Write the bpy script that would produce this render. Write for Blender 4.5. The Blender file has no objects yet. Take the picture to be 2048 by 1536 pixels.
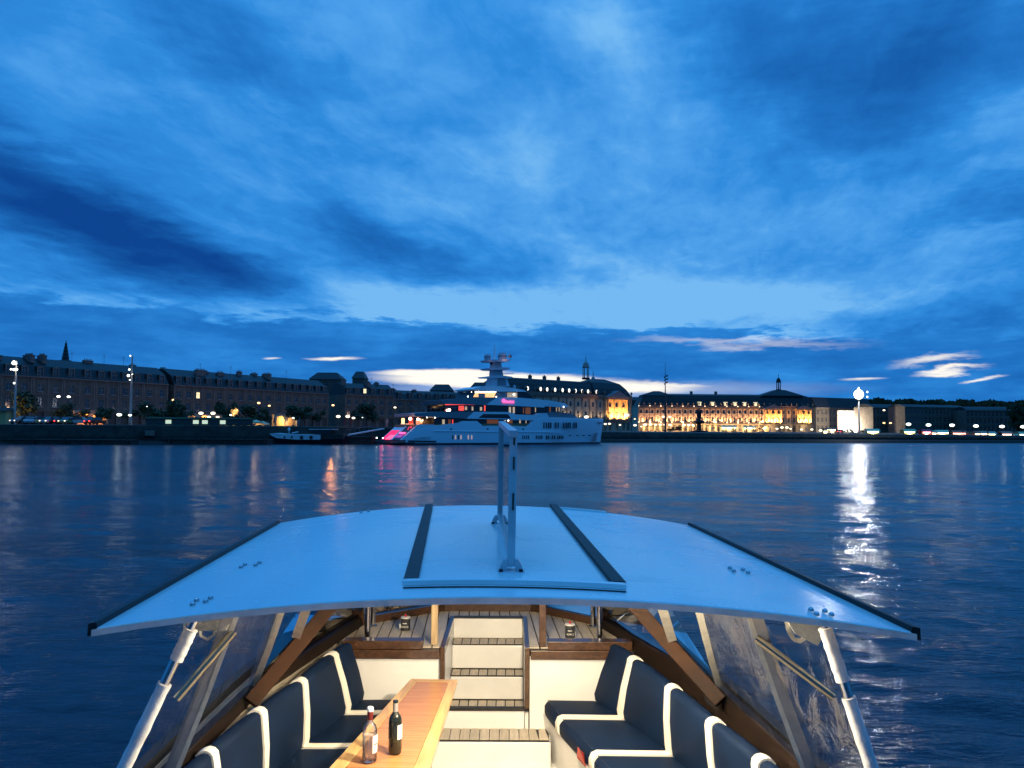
import bpy, bmesh, math, random
from mathutils import Matrix, Vector
random.seed(7)
R = math.radians
S = bpy.context.scene
COL = S.collection
# ------------------------------------------------------------------ camera
FPX, CX, CY = 1656.0, 1024.0, 768.0
PITCH, ROLL = R(3.18), R(0.3)
WATER = -2.9
_f = Vector((0, math.cos(PITCH), math.sin(PITCH)))
_u0 = Vector((0, -math.sin(PITCH), math.cos(PITCH)))
_r0 = Vector((1, 0, 0))
_r = _r0*math.cos(ROLL) + _u0*math.sin(ROLL)
_u = -_r0*math.sin(ROLL) + _u0*math.cos(ROLL)
cam = bpy.data.cameras.new('camera')
cam.sensor_width = 36; cam.lens = FPX/2048*36
cam.clip_start = 0.1; cam.clip_end = 9000
co = bpy.data.objects.new('camera', cam); COL.objects.link(co)
co.matrix_world = Matrix(((_r.x, _u.x, -_f.x, 0), (_r.y, _u.y, -_f.y, 0), (_r.z, _u.z, -_f.z, 0), (0, 0, 0, 1)))
S.camera = co
S.render.resolution_x, S.render.resolution_y = 1024, 768
S.view_settings.view_transform = 'Standard'; S.view_settings.look = 'None'
S.view_settings.exposure = 0.0; S.view_settings.gamma = 1.0
S.cycles.use_denoising = True
S.cycles.sample_clamp_indirect = 6.0
S.cycles.max_bounces = 8; S.cycles.transparent_max_bounces = 12
S.cycles.caustics_reflective = False; S.cycles.caustics_refractive = False

def ray(px, py):
    d = _f + _r*((px-CX)/FPX) - _u*((py-CY)/FPX)
    return d
def atY(px, py, Y):
    d = ray(px, py); return d*(Y/d.y)
def atZ(px, py, z):
    d = ray(px, py); return d*(z/d.z)
def hit(px, py, p0, n):
    d = ray(px, py); return d*(p0.dot(n)/d.dot(n))

# ------------------------------------------------------------------ node helper
class NX:
    """value wrapper building Math nodes"""
    def __init__(s, t, sock): s.t, s.s = t, sock
    def _m(s, op, *a, clamp=False):
        n = s.t.nodes.new('ShaderNodeMath'); n.operation = op; n.use_clamp = clamp
        for i, x in enumerate((s,)+a):
            if isinstance(x, NX): s.t.links.new(x.s, n.inputs[i])
            else: n.inputs[i].default_value = float(x)
        return NX(s.t, n.outputs[0])
    def __add__(s, o): return s._m('ADD', o)
    __radd__ = __add__
    def __sub__(s, o): return s._m('SUBTRACT', o)
    def __rsub__(s, o): return (s*-1)+o
    def __mul__(s, o): return s._m('MULTIPLY', o)
    __rmul__ = __mul__
    def __truediv__(s, o): return s._m('DIVIDE', o)
    def sq(s): return s._m('MULTIPLY', s)
    def sqrt(s): return s._m('SQRT')
    def mx(s, o): return s._m('MAXIMUM', o)
    def mn(s, o): return s._m('MINIMUM', o)
    def clamp(s): return s._m('ADD', 0.0, clamp=True)
    def smooth(s, a, b):
        n = s.t.nodes.new('ShaderNodeMapRange'); n.interpolation_type = 'SMOOTHSTEP'
        s.t.links.new(s.s, n.inputs[0]); n.inputs[1].default_value = a; n.inputs[2].default_value = b
        return NX(s.t, n.outputs[0])
def comb(t, x, y, z):
    n = t.nodes.new('ShaderNodeCombineXYZ')
    for i, v in enumerate((x, y, z)):
        if isinstance(v, NX): t.links.new(v.s, n.inputs[i])
        else: n.inputs[i].default_value = v
    return n.outputs[0]
def noise(t, vec, scale, detail=4, rough=.5, dist=0.0):
    n = t.nodes.new('ShaderNodeTexNoise'); n.inputs['Scale'].default_value = scale
    n.inputs['Detail'].default_value = detail; n.inputs['Roughness'].default_value = rough
    n.inputs['Distortion'].default_value = dist
    if vec is not None: t.links.new(vec, n.inputs['Vector'])
    return NX(t, n.outputs[0])

# ------------------------------------------------------------------ world: blue-hour sky with cloud layers
W = bpy.data.worlds.new('World'); S.world = W; W.use_nodes = True
t = W.node_tree; t.nodes.clear()
tc = t.nodes.new('ShaderNodeTexCoord')
sp = t.nodes.new('ShaderNodeSeparateXYZ'); t.links.new(tc.outputs['Generated'], sp.inputs[0])
dx, dy, dz = (NX(t, sp.outputs[i]) for i in range(3))
az = dx._m('ARCTAN2', dy)
el = dz._m('ARCSINE')
def azel(px, py):
    d = ray(px, py).normalized(); return math.atan2(d.x, d.y), math.asin(d.z)
# cloud plane coordinates: rows of cloud run away towards azimuth ~ +11 degrees
den = dz.mx(0.0) + 0.10
cxp, cyp = dx/den, dy/den
a0 = R(14)
al = cxp*math.sin(a0) + cyp*math.cos(a0)       # along the rows
ac = cxp*math.cos(a0) - cyp*math.sin(a0)       # across the rows
v1 = comb(t, ac*1.0, al*0.30, 3.1)
v2 = comb(t, ac*1.0, al*0.42, 7.7)
n1 = noise(t, v1, 1.05, 5, .50, .15)
n2 = noise(t, v2, 3.0, 7, .58, .35)
n3 = noise(t, comb(t, ac, al*.55, 1.3), 9.0, 5, .6, .6)
wz = noise(t, comb(t, az*1.0, el*3.2, 0.0), 7.0, 6, .6)
wz2 = noise(t, comb(t, az*1.0, el*4.0, 5.0), 24.0, 5, .6)
wz3 = noise(t, comb(t, az*1.0, el*5.0, 9.0), 11.0, 6, .6)
def blob(px, py, a, b, ang=0, soft=1.0, warp=.05, wf=None, power=1):
    A0, E0 = azel(px, py)
    w_ = (wz-.5)*warp; w2 = (wf if wf is not None else wz3)-.5
    U = az - A0 + w_
    V = el - E0 + w2*(warp*.45)
    c, s_ = math.cos(R(ang)), math.sin(R(ang))
    p = (U*c + V*s_)/(a/FPX); q = (V*c - U*s_)/(b/FPX)
    r = (p.sq()+q.sq()).sqrt()
    return (1.0-r).smooth(0, soft)
n4 = noise(t, comb(t, ac, al*.5, 6.3), 22.0, 5, .62, .3)
tv = (n1-.5)*.70 + (n2-.5)*0.62 + (n3-.5)*.28 + (n4-.5)*.09 + .67
# broad light and dark cloud masses, in the directions where the evening sky shows them
tv = tv - blob(60, 385, 640, 120, -22, 1.0, .14)*.50
tv = tv - blob(400, 520, 420, 66, -18, 1.0, .08)*.38
tv = tv - blob(800, 500, 330, 62, -20, .9, .10)*.26
tv = tv - blob(1650, 130, 520, 230, -24, 1.2, .22)*.36
tv = tv - blob(2000, 60, 300, 200, 0, 1.2, .18)*.22
tv = tv - blob(520, 110, 420, 150, -22, 1.1, .2)*.22
tv = tv - blob(2050, 400, 260, 60, 0, .9, .12)*.28
tv = tv + blob(130, 130, 260, 200, 0, 1.2, .18)*.16
tv = tv + blob(1000, 300, 620, 260, -8, 1.3, .18)*.14
tv = tv + blob(1200, 60, 320, 90, -10, 1.1, .12)*.18
tv = tv + blob(1450, 520, 620, 190, 0, 1.3, .1)*.14
tv = tv + blob(2050, 250, 190, 90, 0, 1.1, .14)*.2
# low bank over the horizon and the pale band above it
bank = (el*-1.0 + (wz3-.5)*.085 + (wz-.5)*.045 + (wz2-.5)*.02 + azel(1024, 655)[1] - az*.035).smooth(-.004, .012)
band = blob(1080, 622, 1150, 80, 1, .8, .05)
band = band + blob(1500, 672, 360, 26, -2, .8, .05)*.55
tv = tv + band*(1.0-bank*.75)*.36
tv = tv*(1.0-bank*.92) + bank*((wz-.5)*.75 + (wz3-.5)*.45 + .46 + blob(1150, 800, 900, 90, 0, 1.3, .04)*.16)
ramp = t.nodes.new('ShaderNodeValToRGB'); t.links.new(tv.clamp().s, ramp.inputs[0])
cr = ramp.color_ramp
stops = [(0, (.0045, .062, .30)), (.25, (.0080, .108, .41)), (.5, (.0165, .185, .60)), (.68, (.032, .275, .77)), (.84, (.085, .38, .88)), (1, (.19, .52, .95))]
cr.elements[0].position = 0; cr.elements[0].color = (*stops[0][1], 1)
cr.elements[1].position = 1; cr.elements[1].color = (*stops[-1][1], 1)
for p_, c_ in stops[1:-1]:
    e_ = cr.elements.new(p_); e_.color = (*c_, 1)
# gaps in the clouds where the afterglow comes through
glow = blob(1000, 762, 300, 21, -1.0, .50, .018, wz2)
glow = glow.mx(blob(880, 746, 170, 10, 1, .6, .012, wz2))
glow = glow.mx(blob(1200, 772, 260, 17, -2, .7, .02, wz2))
glow = glow.mx(blob(1330, 770, 130, 9, -3, .9, .03, wz2)*.8)
glow = glow.mx(blob(668, 717, 70, 5, 2, .9, .014, wz2)*.9)
glow = glow.mx(blob(545, 717, 22, 3, 4, .9, .01, wz2)*.6)
glow = glow.mx(blob(1868, 720, 90, 11, 3, 1.0, .08, wz3)*.7)
glow = glow.mx(blob(1895, 741, 75, 8, 4, .9, .08, wz3)*.85)
glow = glow.mx(blob(1968, 758, 36, 6, 12, .9, .06, wz3)*.8)
glow = glow.mx(blob(1725, 758, 50, 3.5, 0, .9, .01, wz2)*.7)
glow = glow.mx(blob(1480, 684, 290, 15, -3, 1.0, .12, wz3)*.30)
glow = glow.mx(blob(1150, 780, 620, 26, 0, 1.2, .02, wz2)*.45)
mixc = t.nodes.new('ShaderNodeMix'); mixc.data_type = 'RGBA'
t.links.new(glow.clamp().s, mixc.inputs[0]); t.links.new(ramp.outputs[0], mixc.inputs[6]); mixc.inputs[7].default_value = (1.25, 1.16, 1.0, 1)
# the dome gets brighter towards the zenith, and goes on below the horizon as its lowest value
zen = (el.smooth(R(24), R(65))*1.0 + 1.0)*(1.0-dy.smooth(.25, -.75)*.32)
sc_ = t.nodes.new('ShaderNodeVectorMath'); sc_.operation = 'SCALE'
t.links.new(mixc.outputs[2], sc_.inputs[0]); t.links.new(zen.s, sc_.inputs['Scale'])
bg = t.nodes.new('ShaderNodeBackground'); bg.inputs['Strength'].default_value = .94
t.links.new(sc_.outputs[0], bg.inputs[0])
wo = t.nodes.new('ShaderNodeOutputWorld'); t.links.new(bg.outputs[0], wo.inputs[0])
W.cycles.sampling_method = 'MANUAL'; W.cycles.sample_map_resolution = 1024

# ------------------------------------------------------------------ materials
MATS = {}
def mat(name, col=(.5, .5, .5), rough=.6, metal=0, spec=.5, nscale=0, namt=.15, bump=0, bscale=30, emis=None, estr=0, coat=0, trans=0, ior=1.45, alpha=1, stretch=(1, 1, 1), col2=None):
    if name in MATS: return MATS[name]
    m = bpy.data.materials.new(name); m.use_nodes = True; t = m.node_tree
    b = t.nodes['Principled BSDF']
    b.inputs['Base Color'].default_value = (*col, 1); b.inputs['Roughness'].default_value = rough
    b.inputs['Metallic'].default_value = metal; b.inputs['Specular IOR Level'].default_value = spec
    b.inputs['Coat Weight'].default_value = coat; b.inputs['Coat Roughness'].default_value = .08
    b.inputs['Transmission Weight'].default_value = trans; b.inputs['IOR'].default_value = ior
    b.inputs['Alpha'].default_value = alpha
    if nscale or bump:
        tcn = t.nodes.new('ShaderNodeTexCoord'); mp = t.nodes.new('ShaderNodeMapping'); mp.inputs['Scale'].default_value = stretch
        t.links.new(tcn.outputs['Object'], mp.inputs[0])
    if nscale:
        n = noise(t, mp.outputs[0], nscale, 6, .6)
        mx = t.nodes.new('ShaderNodeMix'); mx.data_type = 'RGBA'
        t.links.new(n.smooth(.3, .7).s, mx.inputs[0])
        c2 = col2 if col2 else tuple(c*(1-namt*2) for c in col)
        c1 = col if col2 else tuple(min(1, c*(1+namt*.6)) for c in col)
        mx.inputs[6].default_value = (*c2, 1); mx.inputs[7].default_value = (*c1, 1)
        t.links.new(mx.outputs[2], b.inputs['Base Color'])
        t.links.new((n*.25+(rough-.12)).clamp().s, b.inputs['Roughness'])
    if bump:
        n2 = noise(t, mp.outputs[0], bscale, 5, .6)
        bp = t.nodes.new('ShaderNodeBump'); bp.inputs['Strength'].default_value = bump; bp.inputs['Distance'].default_value = .01
        t.links.new(n2.s, bp.inputs['Height']); t.links.new(bp.outputs[0], b.inputs['Normal'])
    if emis:
        b.inputs['Emission Color'].default_value = (*emis, 1); b.inputs['Emission Strength'].default_value = estr
    MATS[name] = m; return m

# ------------------------------------------------------------------ mesh builder
class MB:
    def __init__(s): s.v = []; s.f = []; s.m = []; s.cur = 0
    def mat(s, i): s.cur = i; return s
    def face(s, *idx): s.f.append(tuple(idx)); s.m.append(s.cur)
    def add(s, pts):
        k = len(s.v); s.v += [Vector(p) for p in pts]; return k
    def poly(s, pts):
        k = s.add(pts); s.face(*range(k, k+len(pts))); return s
    def hexa(s, p):
        """p: 4 bottom corners then 4 top corners (same order)"""
        k = s.add(p)
        for q in ((3, 2, 1, 0), (4, 5, 6, 7), (0, 1, 5, 4), (1, 2, 6, 5), (2, 3, 7, 6), (3, 0, 4, 7)): s.face(*(k+i for i in q))
        return s
    def box(s, x0, x1, y0, y1, z0, z1):
        return s.hexa([(x0, y0, z0), (x1, y0, z0), (x1, y1, z0), (x0, y1, z0), (x0, y0, z1), (x1, y0, z1), (x1, y1, z1), (x0, y1, z1)])
    def prism(s, poly, vec):
        """poly: 3-D points; extruded along vec (vec may be a list of points: the far polygon)"""
        n = len(poly)
        far = [Vector(p)+Vector(vec) for p in poly] if not isinstance(vec, list) else vec
        k = s.add(poly); k2 = s.add(far)
        s.face(*range(k, k+n)); s.face(*reversed(range(k2, k2+n)))
        for i in range(n):
            j = (i+1) % n; s.face(k+j, k+i, k2+i, k2+j)
        return s
    def bar(s, a, b, w, h=None, up=(0, 0, 1)):
        a, b = Vector(a), Vector(b); h = h or w
        d = (b-a).normalized(); U = Vector(up)
        x = d.cross(U)
        if x.length < 1e-4: x = d.cross(Vector((0, 1, 0)))
        x.normalize(); z = x.cross(d).normalized()
        q = [(-1, -1), (1, -1), (1, 1), (-1, 1)]
        return s.hexa([a+x*(w/2*i)+z*(h/2*j) for i, j in q]+[b+x*(w/2*i)+z*(h/2*j) for i, j in q])
    def tube(s, pts, r, n=10, closed=False, caps=True):
        pts = [Vector(p) for p in pts]; rs = r if isinstance(r, (list, tuple)) else [r]*len(pts)
        rings = []; N = len(pts); prev = None
        for i, p in enumerate(pts):
            a = pts[(i-1) % N] if (i or closed) else p; b = pts[(i+1) % N] if (i < N-1 or closed) else p
            d = (b-a).normalized()
            x = (prev - d*prev.dot(d)) if prev is not None else d.cross(Vector((0, 0, 1)))
            if x.length < 1e-3: x = d.cross(Vector((0, 1, .1)))
            x.normalize(); prev = x; y = d.cross(x)
            rings.append(s.add([p+(x*math.cos(2*math.pi*k/n)+y*math.sin(2*math.pi*k/n))*rs[i] for k in range(n)]))
        for i in range(N if closed else N-1):
            A, B = rings[i], rings[(i+1) % N]
            for k in range(n): s.face(A+k, A+(k+1) % n, B+(k+1) % n, B+k)
        if caps and not closed:
            s.face(*reversed(range(rings[0], rings[0]+n))); s.face(*range(rings[-1], rings[-1]+n))
        return s
    def lathe(s, prof, c=(0, 0, 0), n=16):
        c = Vector(c); rings = []
        for r, z in prof: rings.append(s.add([c+Vector((max(r, 1e-4)*math.cos(2*math.pi*k/n), max(r, 1e-4)*math.sin(2*math.pi*k/n), z)) for k in range(n)]))
        for A, B in zip(rings, rings[1:]):
            for k in range(n): s.face(A+k, A+(k+1) % n, B+(k+1) % n, B+k)
        s.face(*reversed(range(rings[0], rings[0]+n))); s.face(*range(rings[-1], rings[-1]+n))
        return s
    def loft(s, secs, caps=True, closed=True):
        n = len(secs[0]); ks = [s.add(q) for q in secs]
        for A, B in zip(ks, ks[1:]):
            for i in range(n if closed else n-1):
                j = (i+1) % n; s.face(A+i, A+j, B+j, B+i)
        if caps:
            s.face(*reversed(range(ks[0], ks[0]+n))); s.face(*range(ks[-1], ks[-1]+n))
        return s
    def sphere(s, c, r, n=12, m=8, sz=1.0):
        return s.lathe([(r*math.sin(math.pi*i/m), -r*sz*math.cos(math.pi*i/m)) for i in range(m+1)], c, n)
    def mesh(s, name, mats, smooth=False, recalc=True):
        me = bpy.data.meshes.new(name)
        me.from_pydata([tuple(v) for v in s.v], [], s.f)
        ml = mats if isinstance(mats, (list, tuple)) else [mats]
        for m in ml: me.materials.append(m)
        for p, i in zip(me.polygons, s.m): p.material_index = i
        if recalc:
            b = bmesh.new(); b.from_mesh(me); bmesh.ops.recalc_face_normals(b, faces=b.faces); b.to_mesh(me); b.free()
        if smooth:
            me.shade_smooth()
            try: me.set_sharp_from_angle(angle=R(smooth if smooth is not True else 40))
            except Exception: pass
        return me
    def build(s, name, mats, parent=None, smooth=False, bevel=0, **k):
        o = bpy.data.objects.new(name, s.mesh(name, mats, smooth)); COL.objects.link(o)
        if parent is not None: adopt(o, parent)
        if bevel:
            bv = o.modifiers.new('b', 'BEVEL'); bv.width = bevel; bv.segments = 2; bv.limit_method = 'ANGLE'; bv.angle_limit = R(40)
        tag(o, **k); return o
def basis(o):
    m = o.matrix_basis.copy()
    return (basis(o.parent) @ o.matrix_parent_inverse @ m) if o.parent else m
def adopt(o, parent):
    """parent o keeping the world place of its mesh"""
    o.parent = parent; o.matrix_parent_inverse = basis(parent).inverted()
def tag(o, label=None, cat=None, group=None, kind=None):
    if label: o['label'] = label
    if cat: o['category'] = cat
    if group: o['group'] = group
    if kind: o['kind'] = kind
    return o
def empty(name, loc=(0, 0, 0), rz=0, **k):
    o = bpy.data.objects.new(name, None); COL.objects.link(o); o.empty_display_size = .2
    o.location = loc; o.rotation_euler = (0, 0, rz); tag(o, **k); return o
def inst(name, me, parent, loc=(0, 0, 0), rz=0, scale=None):
    """object sharing mesh me, placed in its parent's own coordinates"""
    o = bpy.data.objects.new(name, me); COL.objects.link(o); o.parent = parent
    o.location = loc; o.rotation_euler = (0, 0, rz)
    if scale: o.scale = scale
    return o
def local(name, mb, mats, parent, smooth=False, **k):
    """mesh written in the parent's own coordinates"""
    o = bpy.data.objects.new(name, mb.mesh(name, mats, smooth)); COL.objects.link(o); o.parent = parent; tag(o, **k); return o
def text(name, s, size, mw, m, parent, ext=.002, align='CENTER', sx=1):
    c = bpy.data.curves.new(name, 'FONT'); c.body = s; c.size = size; c.extrude = ext; c.align_x = align; c.align_y = 'CENTER'
    c.materials.append(m); tmp = bpy.data.objects.new('tmp', c); COL.objects.link(tmp)
    me = bpy.data.meshes.new_from_object(tmp.evaluated_get(bpy.context.evaluated_depsgraph_get())); bpy.data.objects.remove(tmp)
    me.name = name; o = bpy.data.objects.new(name, me); COL.objects.link(o)
    o.matrix_world = mw @ Matrix.Diagonal((sx, 1, 1, 1))
    mb = o.matrix_basis.copy()
    o.parent = parent; o.matrix_parent_inverse = basis(parent).inverted(); o.matrix_basis = mb
    return o
def plamp(loc, power, col, radius=.3, name='lamp_light', parent=None, spot=None, aim=None):
    l = bpy.data.lights.new(name, 'SPOT' if spot else 'POINT'); l.energy = power; l.color = col; l.shadow_soft_size = radius
    if spot: l.spot_size = R(spot); l.spot_blend = .6
    o = bpy.data.objects.new(name, l); COL.objects.link(o); o.location = loc
    if aim is not None: o.rotation_euler = (Vector(aim)-Vector(loc)).to_track_quat('-Z', 'Y').to_euler()
    return o
# ================================================================== water
def water_sheet():
    import numpy as np
    rng = np.random.default_rng(3)
    rr = [0.6]
    while rr[-1] < 60: rr.append(rr[-1]*1.0085+.004)
    while rr[-1] < 420: rr.append(rr[-1]*1.02)
    while rr[-1] < 7000: rr.append(rr[-1]*1.25)
    rr = np.array(rr)
    aa = np.concatenate([np.linspace(-180, -44, 35)[:-1], np.linspace(-44, 44, 560), np.linspace(44, 180, 35)[1:]])*math.pi/180
    Rg, Ag = np.meshgrid(rr, aa, indexing='ij')
    X = Rg*np.sin(Ag); Y = Rg*np.cos(Ag); Z = np.zeros_like(X)
    dr = np.gradient(rr)[:, None]*np.ones_like(Ag)
    for i in range(46):
        lam = .35*(1.085**i)              # .35 .. 14 m
        th = R(83)+rng.normal(0, .42)     # crests run across the view
        amp = .0036*lam**.50*rng.uniform(.5, 1.2)
        if lam > 2.5: amp *= .8
        k = 2*math.pi/lam
        fade = np.clip((lam/(dr*3.0)-.6), 0, 1)*np.clip((lam/(Rg*.0028*3.2)-.6), 0, 1)
        ph = rng.uniform(0, 6.28)
        q = np.sin(k*(X*math.cos(th)+Y*math.sin(th))+ph + .8*np.sin(.13*k*(X*math.sin(th)-Y*math.cos(th))+ph*2))
        Z += amp*fade*(q*.8 + .2*q*np.abs(q))
    Z += WATER
    nr, na = X.shape
    v = np.stack([X, Y, Z], -1).reshape(-1, 3)
    i = np.arange(nr-1)[:, None]*na+np.arange(na-1)[None, :]
    f = np.stack([i, i+1, i+na+1, i+na], -1).reshape(-1, 4)
    me = bpy.data.meshes.new('water'); me.vertices.add(len(v)); me.vertices.foreach_set('co', v.astype('f').ravel())
    me.loops.add(f.size); me.loops.foreach_set('vertex_index', f[:, ::-1].astype('i').ravel())
    me.polygons.add(len(f)); me.polygons.foreach_set('loop_start', (np.arange(len(f))*4).astype('i'))
    me.update(calc_edges=True); me.validate(); me.shade_smooth()
    o = bpy.data.objects.new('water', me); COL.objects.link(o); return o
wm = bpy.data.materials.new('river'); wm.use_nodes = True; t = wm.node_tree
b = t.nodes['Principled BSDF']; b.inputs['Base Color'].default_value = (.004, .013, .028, 1); b.inputs['Roughness'].default_value = .13
b.inputs['IOR'].default_value = 1.333; b.inputs['Specular IOR Level'].default_value = .27
geo = t.nodes.new('ShaderNodeNewGeometry')
sx = t.nodes.new('ShaderNodeSeparateXYZ'); t.links.new(geo.outputs['Position'], sx.inputs[0])
X_, Y_ = NX(t, sx.outputs[0]), NX(t, sx.outputs[1])
dist = (X_.sq()+Y_.sq()).sqrt()
h = noise(t, comb(t, X_*.7, Y_*1.7, 0.0), 1.9, 5, .62, .4)*1.0 + noise(t, comb(t, X_*.7, Y_*1.6, 4.0), 8.0, 4, .6, .3)*.34
h = h + noise(t, comb(t, X_*.35, Y_*1.1, 9.0), .4, 3, .5)*.7
bp = t.nodes.new('ShaderNodeBump'); bp.inputs['Distance'].default_value = .05
t.links.new(((1.0-dist.smooth(10, 260)*.45)*(noise(t, comb(t, X_*.03, Y_*.09, 1.0), 1.0, 4, .6, .5).smooth(.3, .7)*.75+.45)).s, bp.inputs['Strength'])
t.links.new(h.s, bp.inputs['Height']); t.links.new(bp.outputs[0], b.inputs['Normal'])
t.links.new((noise(t, comb(t, X_*.02, Y_*.03, 2.0), 1.0, 3, .5)*.08+.06+dist.smooth(20, 190)*.16).s, b.inputs['Roughness'])
wo_ = water_sheet(); wo_.data.materials.append(wm); tag(wo_, 'wide rippled river, dark blue under the evening sky', kind='structure')

# ================================================================== far bank
QT = [(-900, 120, .6), (-300, 132, .6), (0, 146, .6), (400, 156, .6), (700, 168, .5), (900, 180, .3), (1050, 196, .1), (1300, 212, -.45), (1700, 225, -.55), (2048, 234, -.85), (2400, 242, -.9), (3000, 250, -.9)]
def interp(px, k):
    for a, b in zip(QT, QT[1:]):
        if px <= b[0] or b is QT[-1]:
            u = max(0, (px-a[0])/(b[0]-a[0])); return a[k]+(b[k]-a[k])*min(u, 1)
def qY(px): return interp(px, 1)
def qZ(px): return interp(px, 2)
def dirx(px): return (px-CX)/FPX            # X/Y slope for an image column (level)
m_ground = mat('quay_paving', (.07, .067, .062), .85, nscale=.4, namt=.2)
m_wall = mat('quay_stone', (.035, .037, .03), .9, nscale=.6, namt=.3, bump=.5, bscale=2)
m_mud = mat('river_mud', (.016, .017, .014), .8, nscale=.5, namt=.3)
m_green = mat('quay_grass', (.035, .05, .02), .95, nscale=1.5, namt=.3)
m_timber = mat('dark_timber', (.04, .035, .03), .8, nscale=2, namt=.3)
cols = list(range(-900, 3001, 60))
g = MB(); prev = None
for px in cols:
    Y0, z = qY(px), qZ(px); s = dirx(px)
    ring = g.add([(s*y, y, zz) for y, zz in ((Y0, z), (Y0+40, z), (420, z*1.0), (800, z), (6500, z))])
    if prev is not None:
        for i in range(4): g.face(prev+i, ring+i, ring+i+1, prev+i+1)
    prev = ring
g.build('quay_ground', m_ground, kind='structure', label='paved promenade and streets along the far bank')
g = MB(); prev = None
for px in cols:
    Y0, z = qY(px), qZ(px); s = dirx(px)
    ring = g.add([(s*y, y, zz) for y, zz in ((Y0-.02, z-.002), (Y0-.6, z-.15), (Y0-1.2, -1.5), (Y0-1.25, -2.1), (Y0-3.2, -2.3), (Y0-4.6, -3.6))])
    if prev is not None:
        for i in range(5):
            g.mat(0 if i < 3 else 1); g.face(prev+i, ring+i, ring+i+1, prev+i+1)
    prev = ring
g.build('quay_embankment', [m_wall, m_mud], kind='structure', label='sloping stone embankment down to the waterline')

# colours of the town
m_stone = mat('town_stone', (.15, .115, .09), .9, nscale=.5, namt=.18, bump=.3, bscale=3)
m_stone2 = mat('palace_stone', (.42, .35, .26), .9, nscale=.4, namt=.12, bump=.3, bscale=3)
m_trim = mat('pale_trim_stone', (.21, .155, .125), .9, nscale=.8, namt=.12)
m_slate = mat('slate', (.011, .011, .013), .55, nscale=1.5, namt=.2)
m_zinc = mat('zinc_capping', (.14, .15, .17), .5, nscale=2, namt=.1)
m_glass = mat('dark_window_glass', (.02, .022, .028), .12, spec=.8)
m_shut = mat('window_joinery', (.26, .25, .24), .7)
m_lit = mat('lit_window', (.6, .5, .3), .5, emis=(1, .78, .42), estr=1.5)
m_dome = mat('stone_dome', (.33, .33, .30), .8, nscale=1, namt=.15)
m_brick = mat('chimney_render', (.17, .15, .14), .9, nscale=2, namt=.2)

def window_mesh(w, h, gm, arch=False):
    b = MB(); d = .05; fr = .09
    b.mat(1).box(-w/2+.01, w/2-.01, .10, .12, .01, h-.01)                       # pane
    b.mat(0)
    for x0, x1, z0, z1 in ((-w/2, -w/2+fr, 0, h), (w/2-fr, w/2, 0, h), (-w/2+fr, w/2-fr, 0, fr), (-w/2+fr, w/2-fr, h-fr, h), (-.04, .04, fr, h-fr), (-w/2+fr, -.04, h*.6-.03, h*.6+.03), (.04, w/2-fr, h*.6-.03, h*.6+.03)):
        b.box(x0, x1, .02, .095, z0, z1)
    b.box(-w/2-.12, w/2+.12, -.36, -.002, -.16, -.01)                            # sill
    return b.mesh('window', [m_shut, gm])
def dormer_mesh(w, h, dep, gm):
    b = MB(); b.mat(0)
    b.box(-w/2, -w/2+.22, 0, .3, 0, h); b.box(w/2-.22, w/2, 0, .3, 0, h)
    n = 6; top = [(-w/2, 0, h)]+[(-w/2*math.cos(math.pi*i/n), 0, h+.45*math.sin(math.pi*i/n)) for i in range(1, n)]+[(w/2, 0, h)]
    b.prism(top, (0, .3, 0)); b.box(-w/2-.08, w/2+.08, -.08, .3, -.12, -.002)
    b.mat(2).box(-w/2+.05, w/2-.05, .302, dep, 0, h+.3)
    b.mat(1).box(-w/2+.23, w/2-.23, .18, .22, .01, h-.01)
    b.mat(3); b.box(-.04, .04, .12, .178, .01, h-.01); b.box(-w/2+.23, w/2-.23, .12, .178, h*.55, h*.55+.06)
    return b.mesh('dormer', [m_trim, gm, m_slate, m_shut])
def chimney_mesh(w, d, h):
    b = MB(); b.mat(0).box(-w/2, w/2, -d/2, d/2, 0, h); b.box(-w/2-.1, w/2+.1, -d/2-.1, d/2+.1, h+.002, h+.25)
    b.mat(1)
    for i in range(int(w/.5)):
        x = -w/2+.3+i*.5; b.lathe([(.13, h+.252), (.10, h+.75)], (x, 0, 0), 6)
    return b.mesh('chimney', [m_brick, mat('clay_pot', (.22, .1, .06), .9)])
def facade(b, L, H, openings, rev=.32, dep=14, ends=True):
    """wall skin with real openings: openings = (x0,x1,z0,z1)"""
    xs = sorted({0, L}|{o[0] for o in openings}|{o[1] for o in openings})
    zs = sorted({0, H}|{o[2] for o in openings}|{o[3] for o in openings})
    for x0, x1 in zip(xs, xs[1:]):
        for z0, z1 in zip(zs, zs[1:]):
            cx, cz = (x0+x1)/2, (z0+z1)/2
            if any(o[0] < cx < o[1] and o[2] < cz < o[3] for o in openings): continue
            b.poly([(x0, 0, z0), (x1, 0, z0), (x1, 0, z1), (x0, 0, z1)])
    for x0, x1, z0, z1 in openings:
        b.poly([(x0, 0, z0), (x0, rev, z0), (x0, rev, z1), (x0, 0, z1)]); b.poly([(x1, 0, z0), (x1, 0, z1), (x1, rev, z1), (x1, rev, z0)])
        b.poly([(x0, 0, z1), (x0, rev, z1), (x1, rev, z1), (x1, 0, z1)]); b.poly([(x0, 0, z0), (x1, 0, z0), (x1, rev, z0), (x0, rev, z0)])
    b.poly([(0, rev+.25, 0), (L, rev+.25, 0), (L, rev+.25, H), (0, rev+.25, H)])
    if ends:
        b.poly([(0, 0, 0), (0, 0, H), (0, dep, H), (0, dep, 0)]); b.poly([(L, 0, 0), (L, dep, 0), (L, dep, H), (L, 0, H)]); b.poly([(0, dep, 0), (0, dep, H), (L, dep, H), (L, dep, 0)])
WIN = {k: window_mesh(1.45, h, m_glass) for k, h in (('a', 2.6), ('b', 2.0))}
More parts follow.
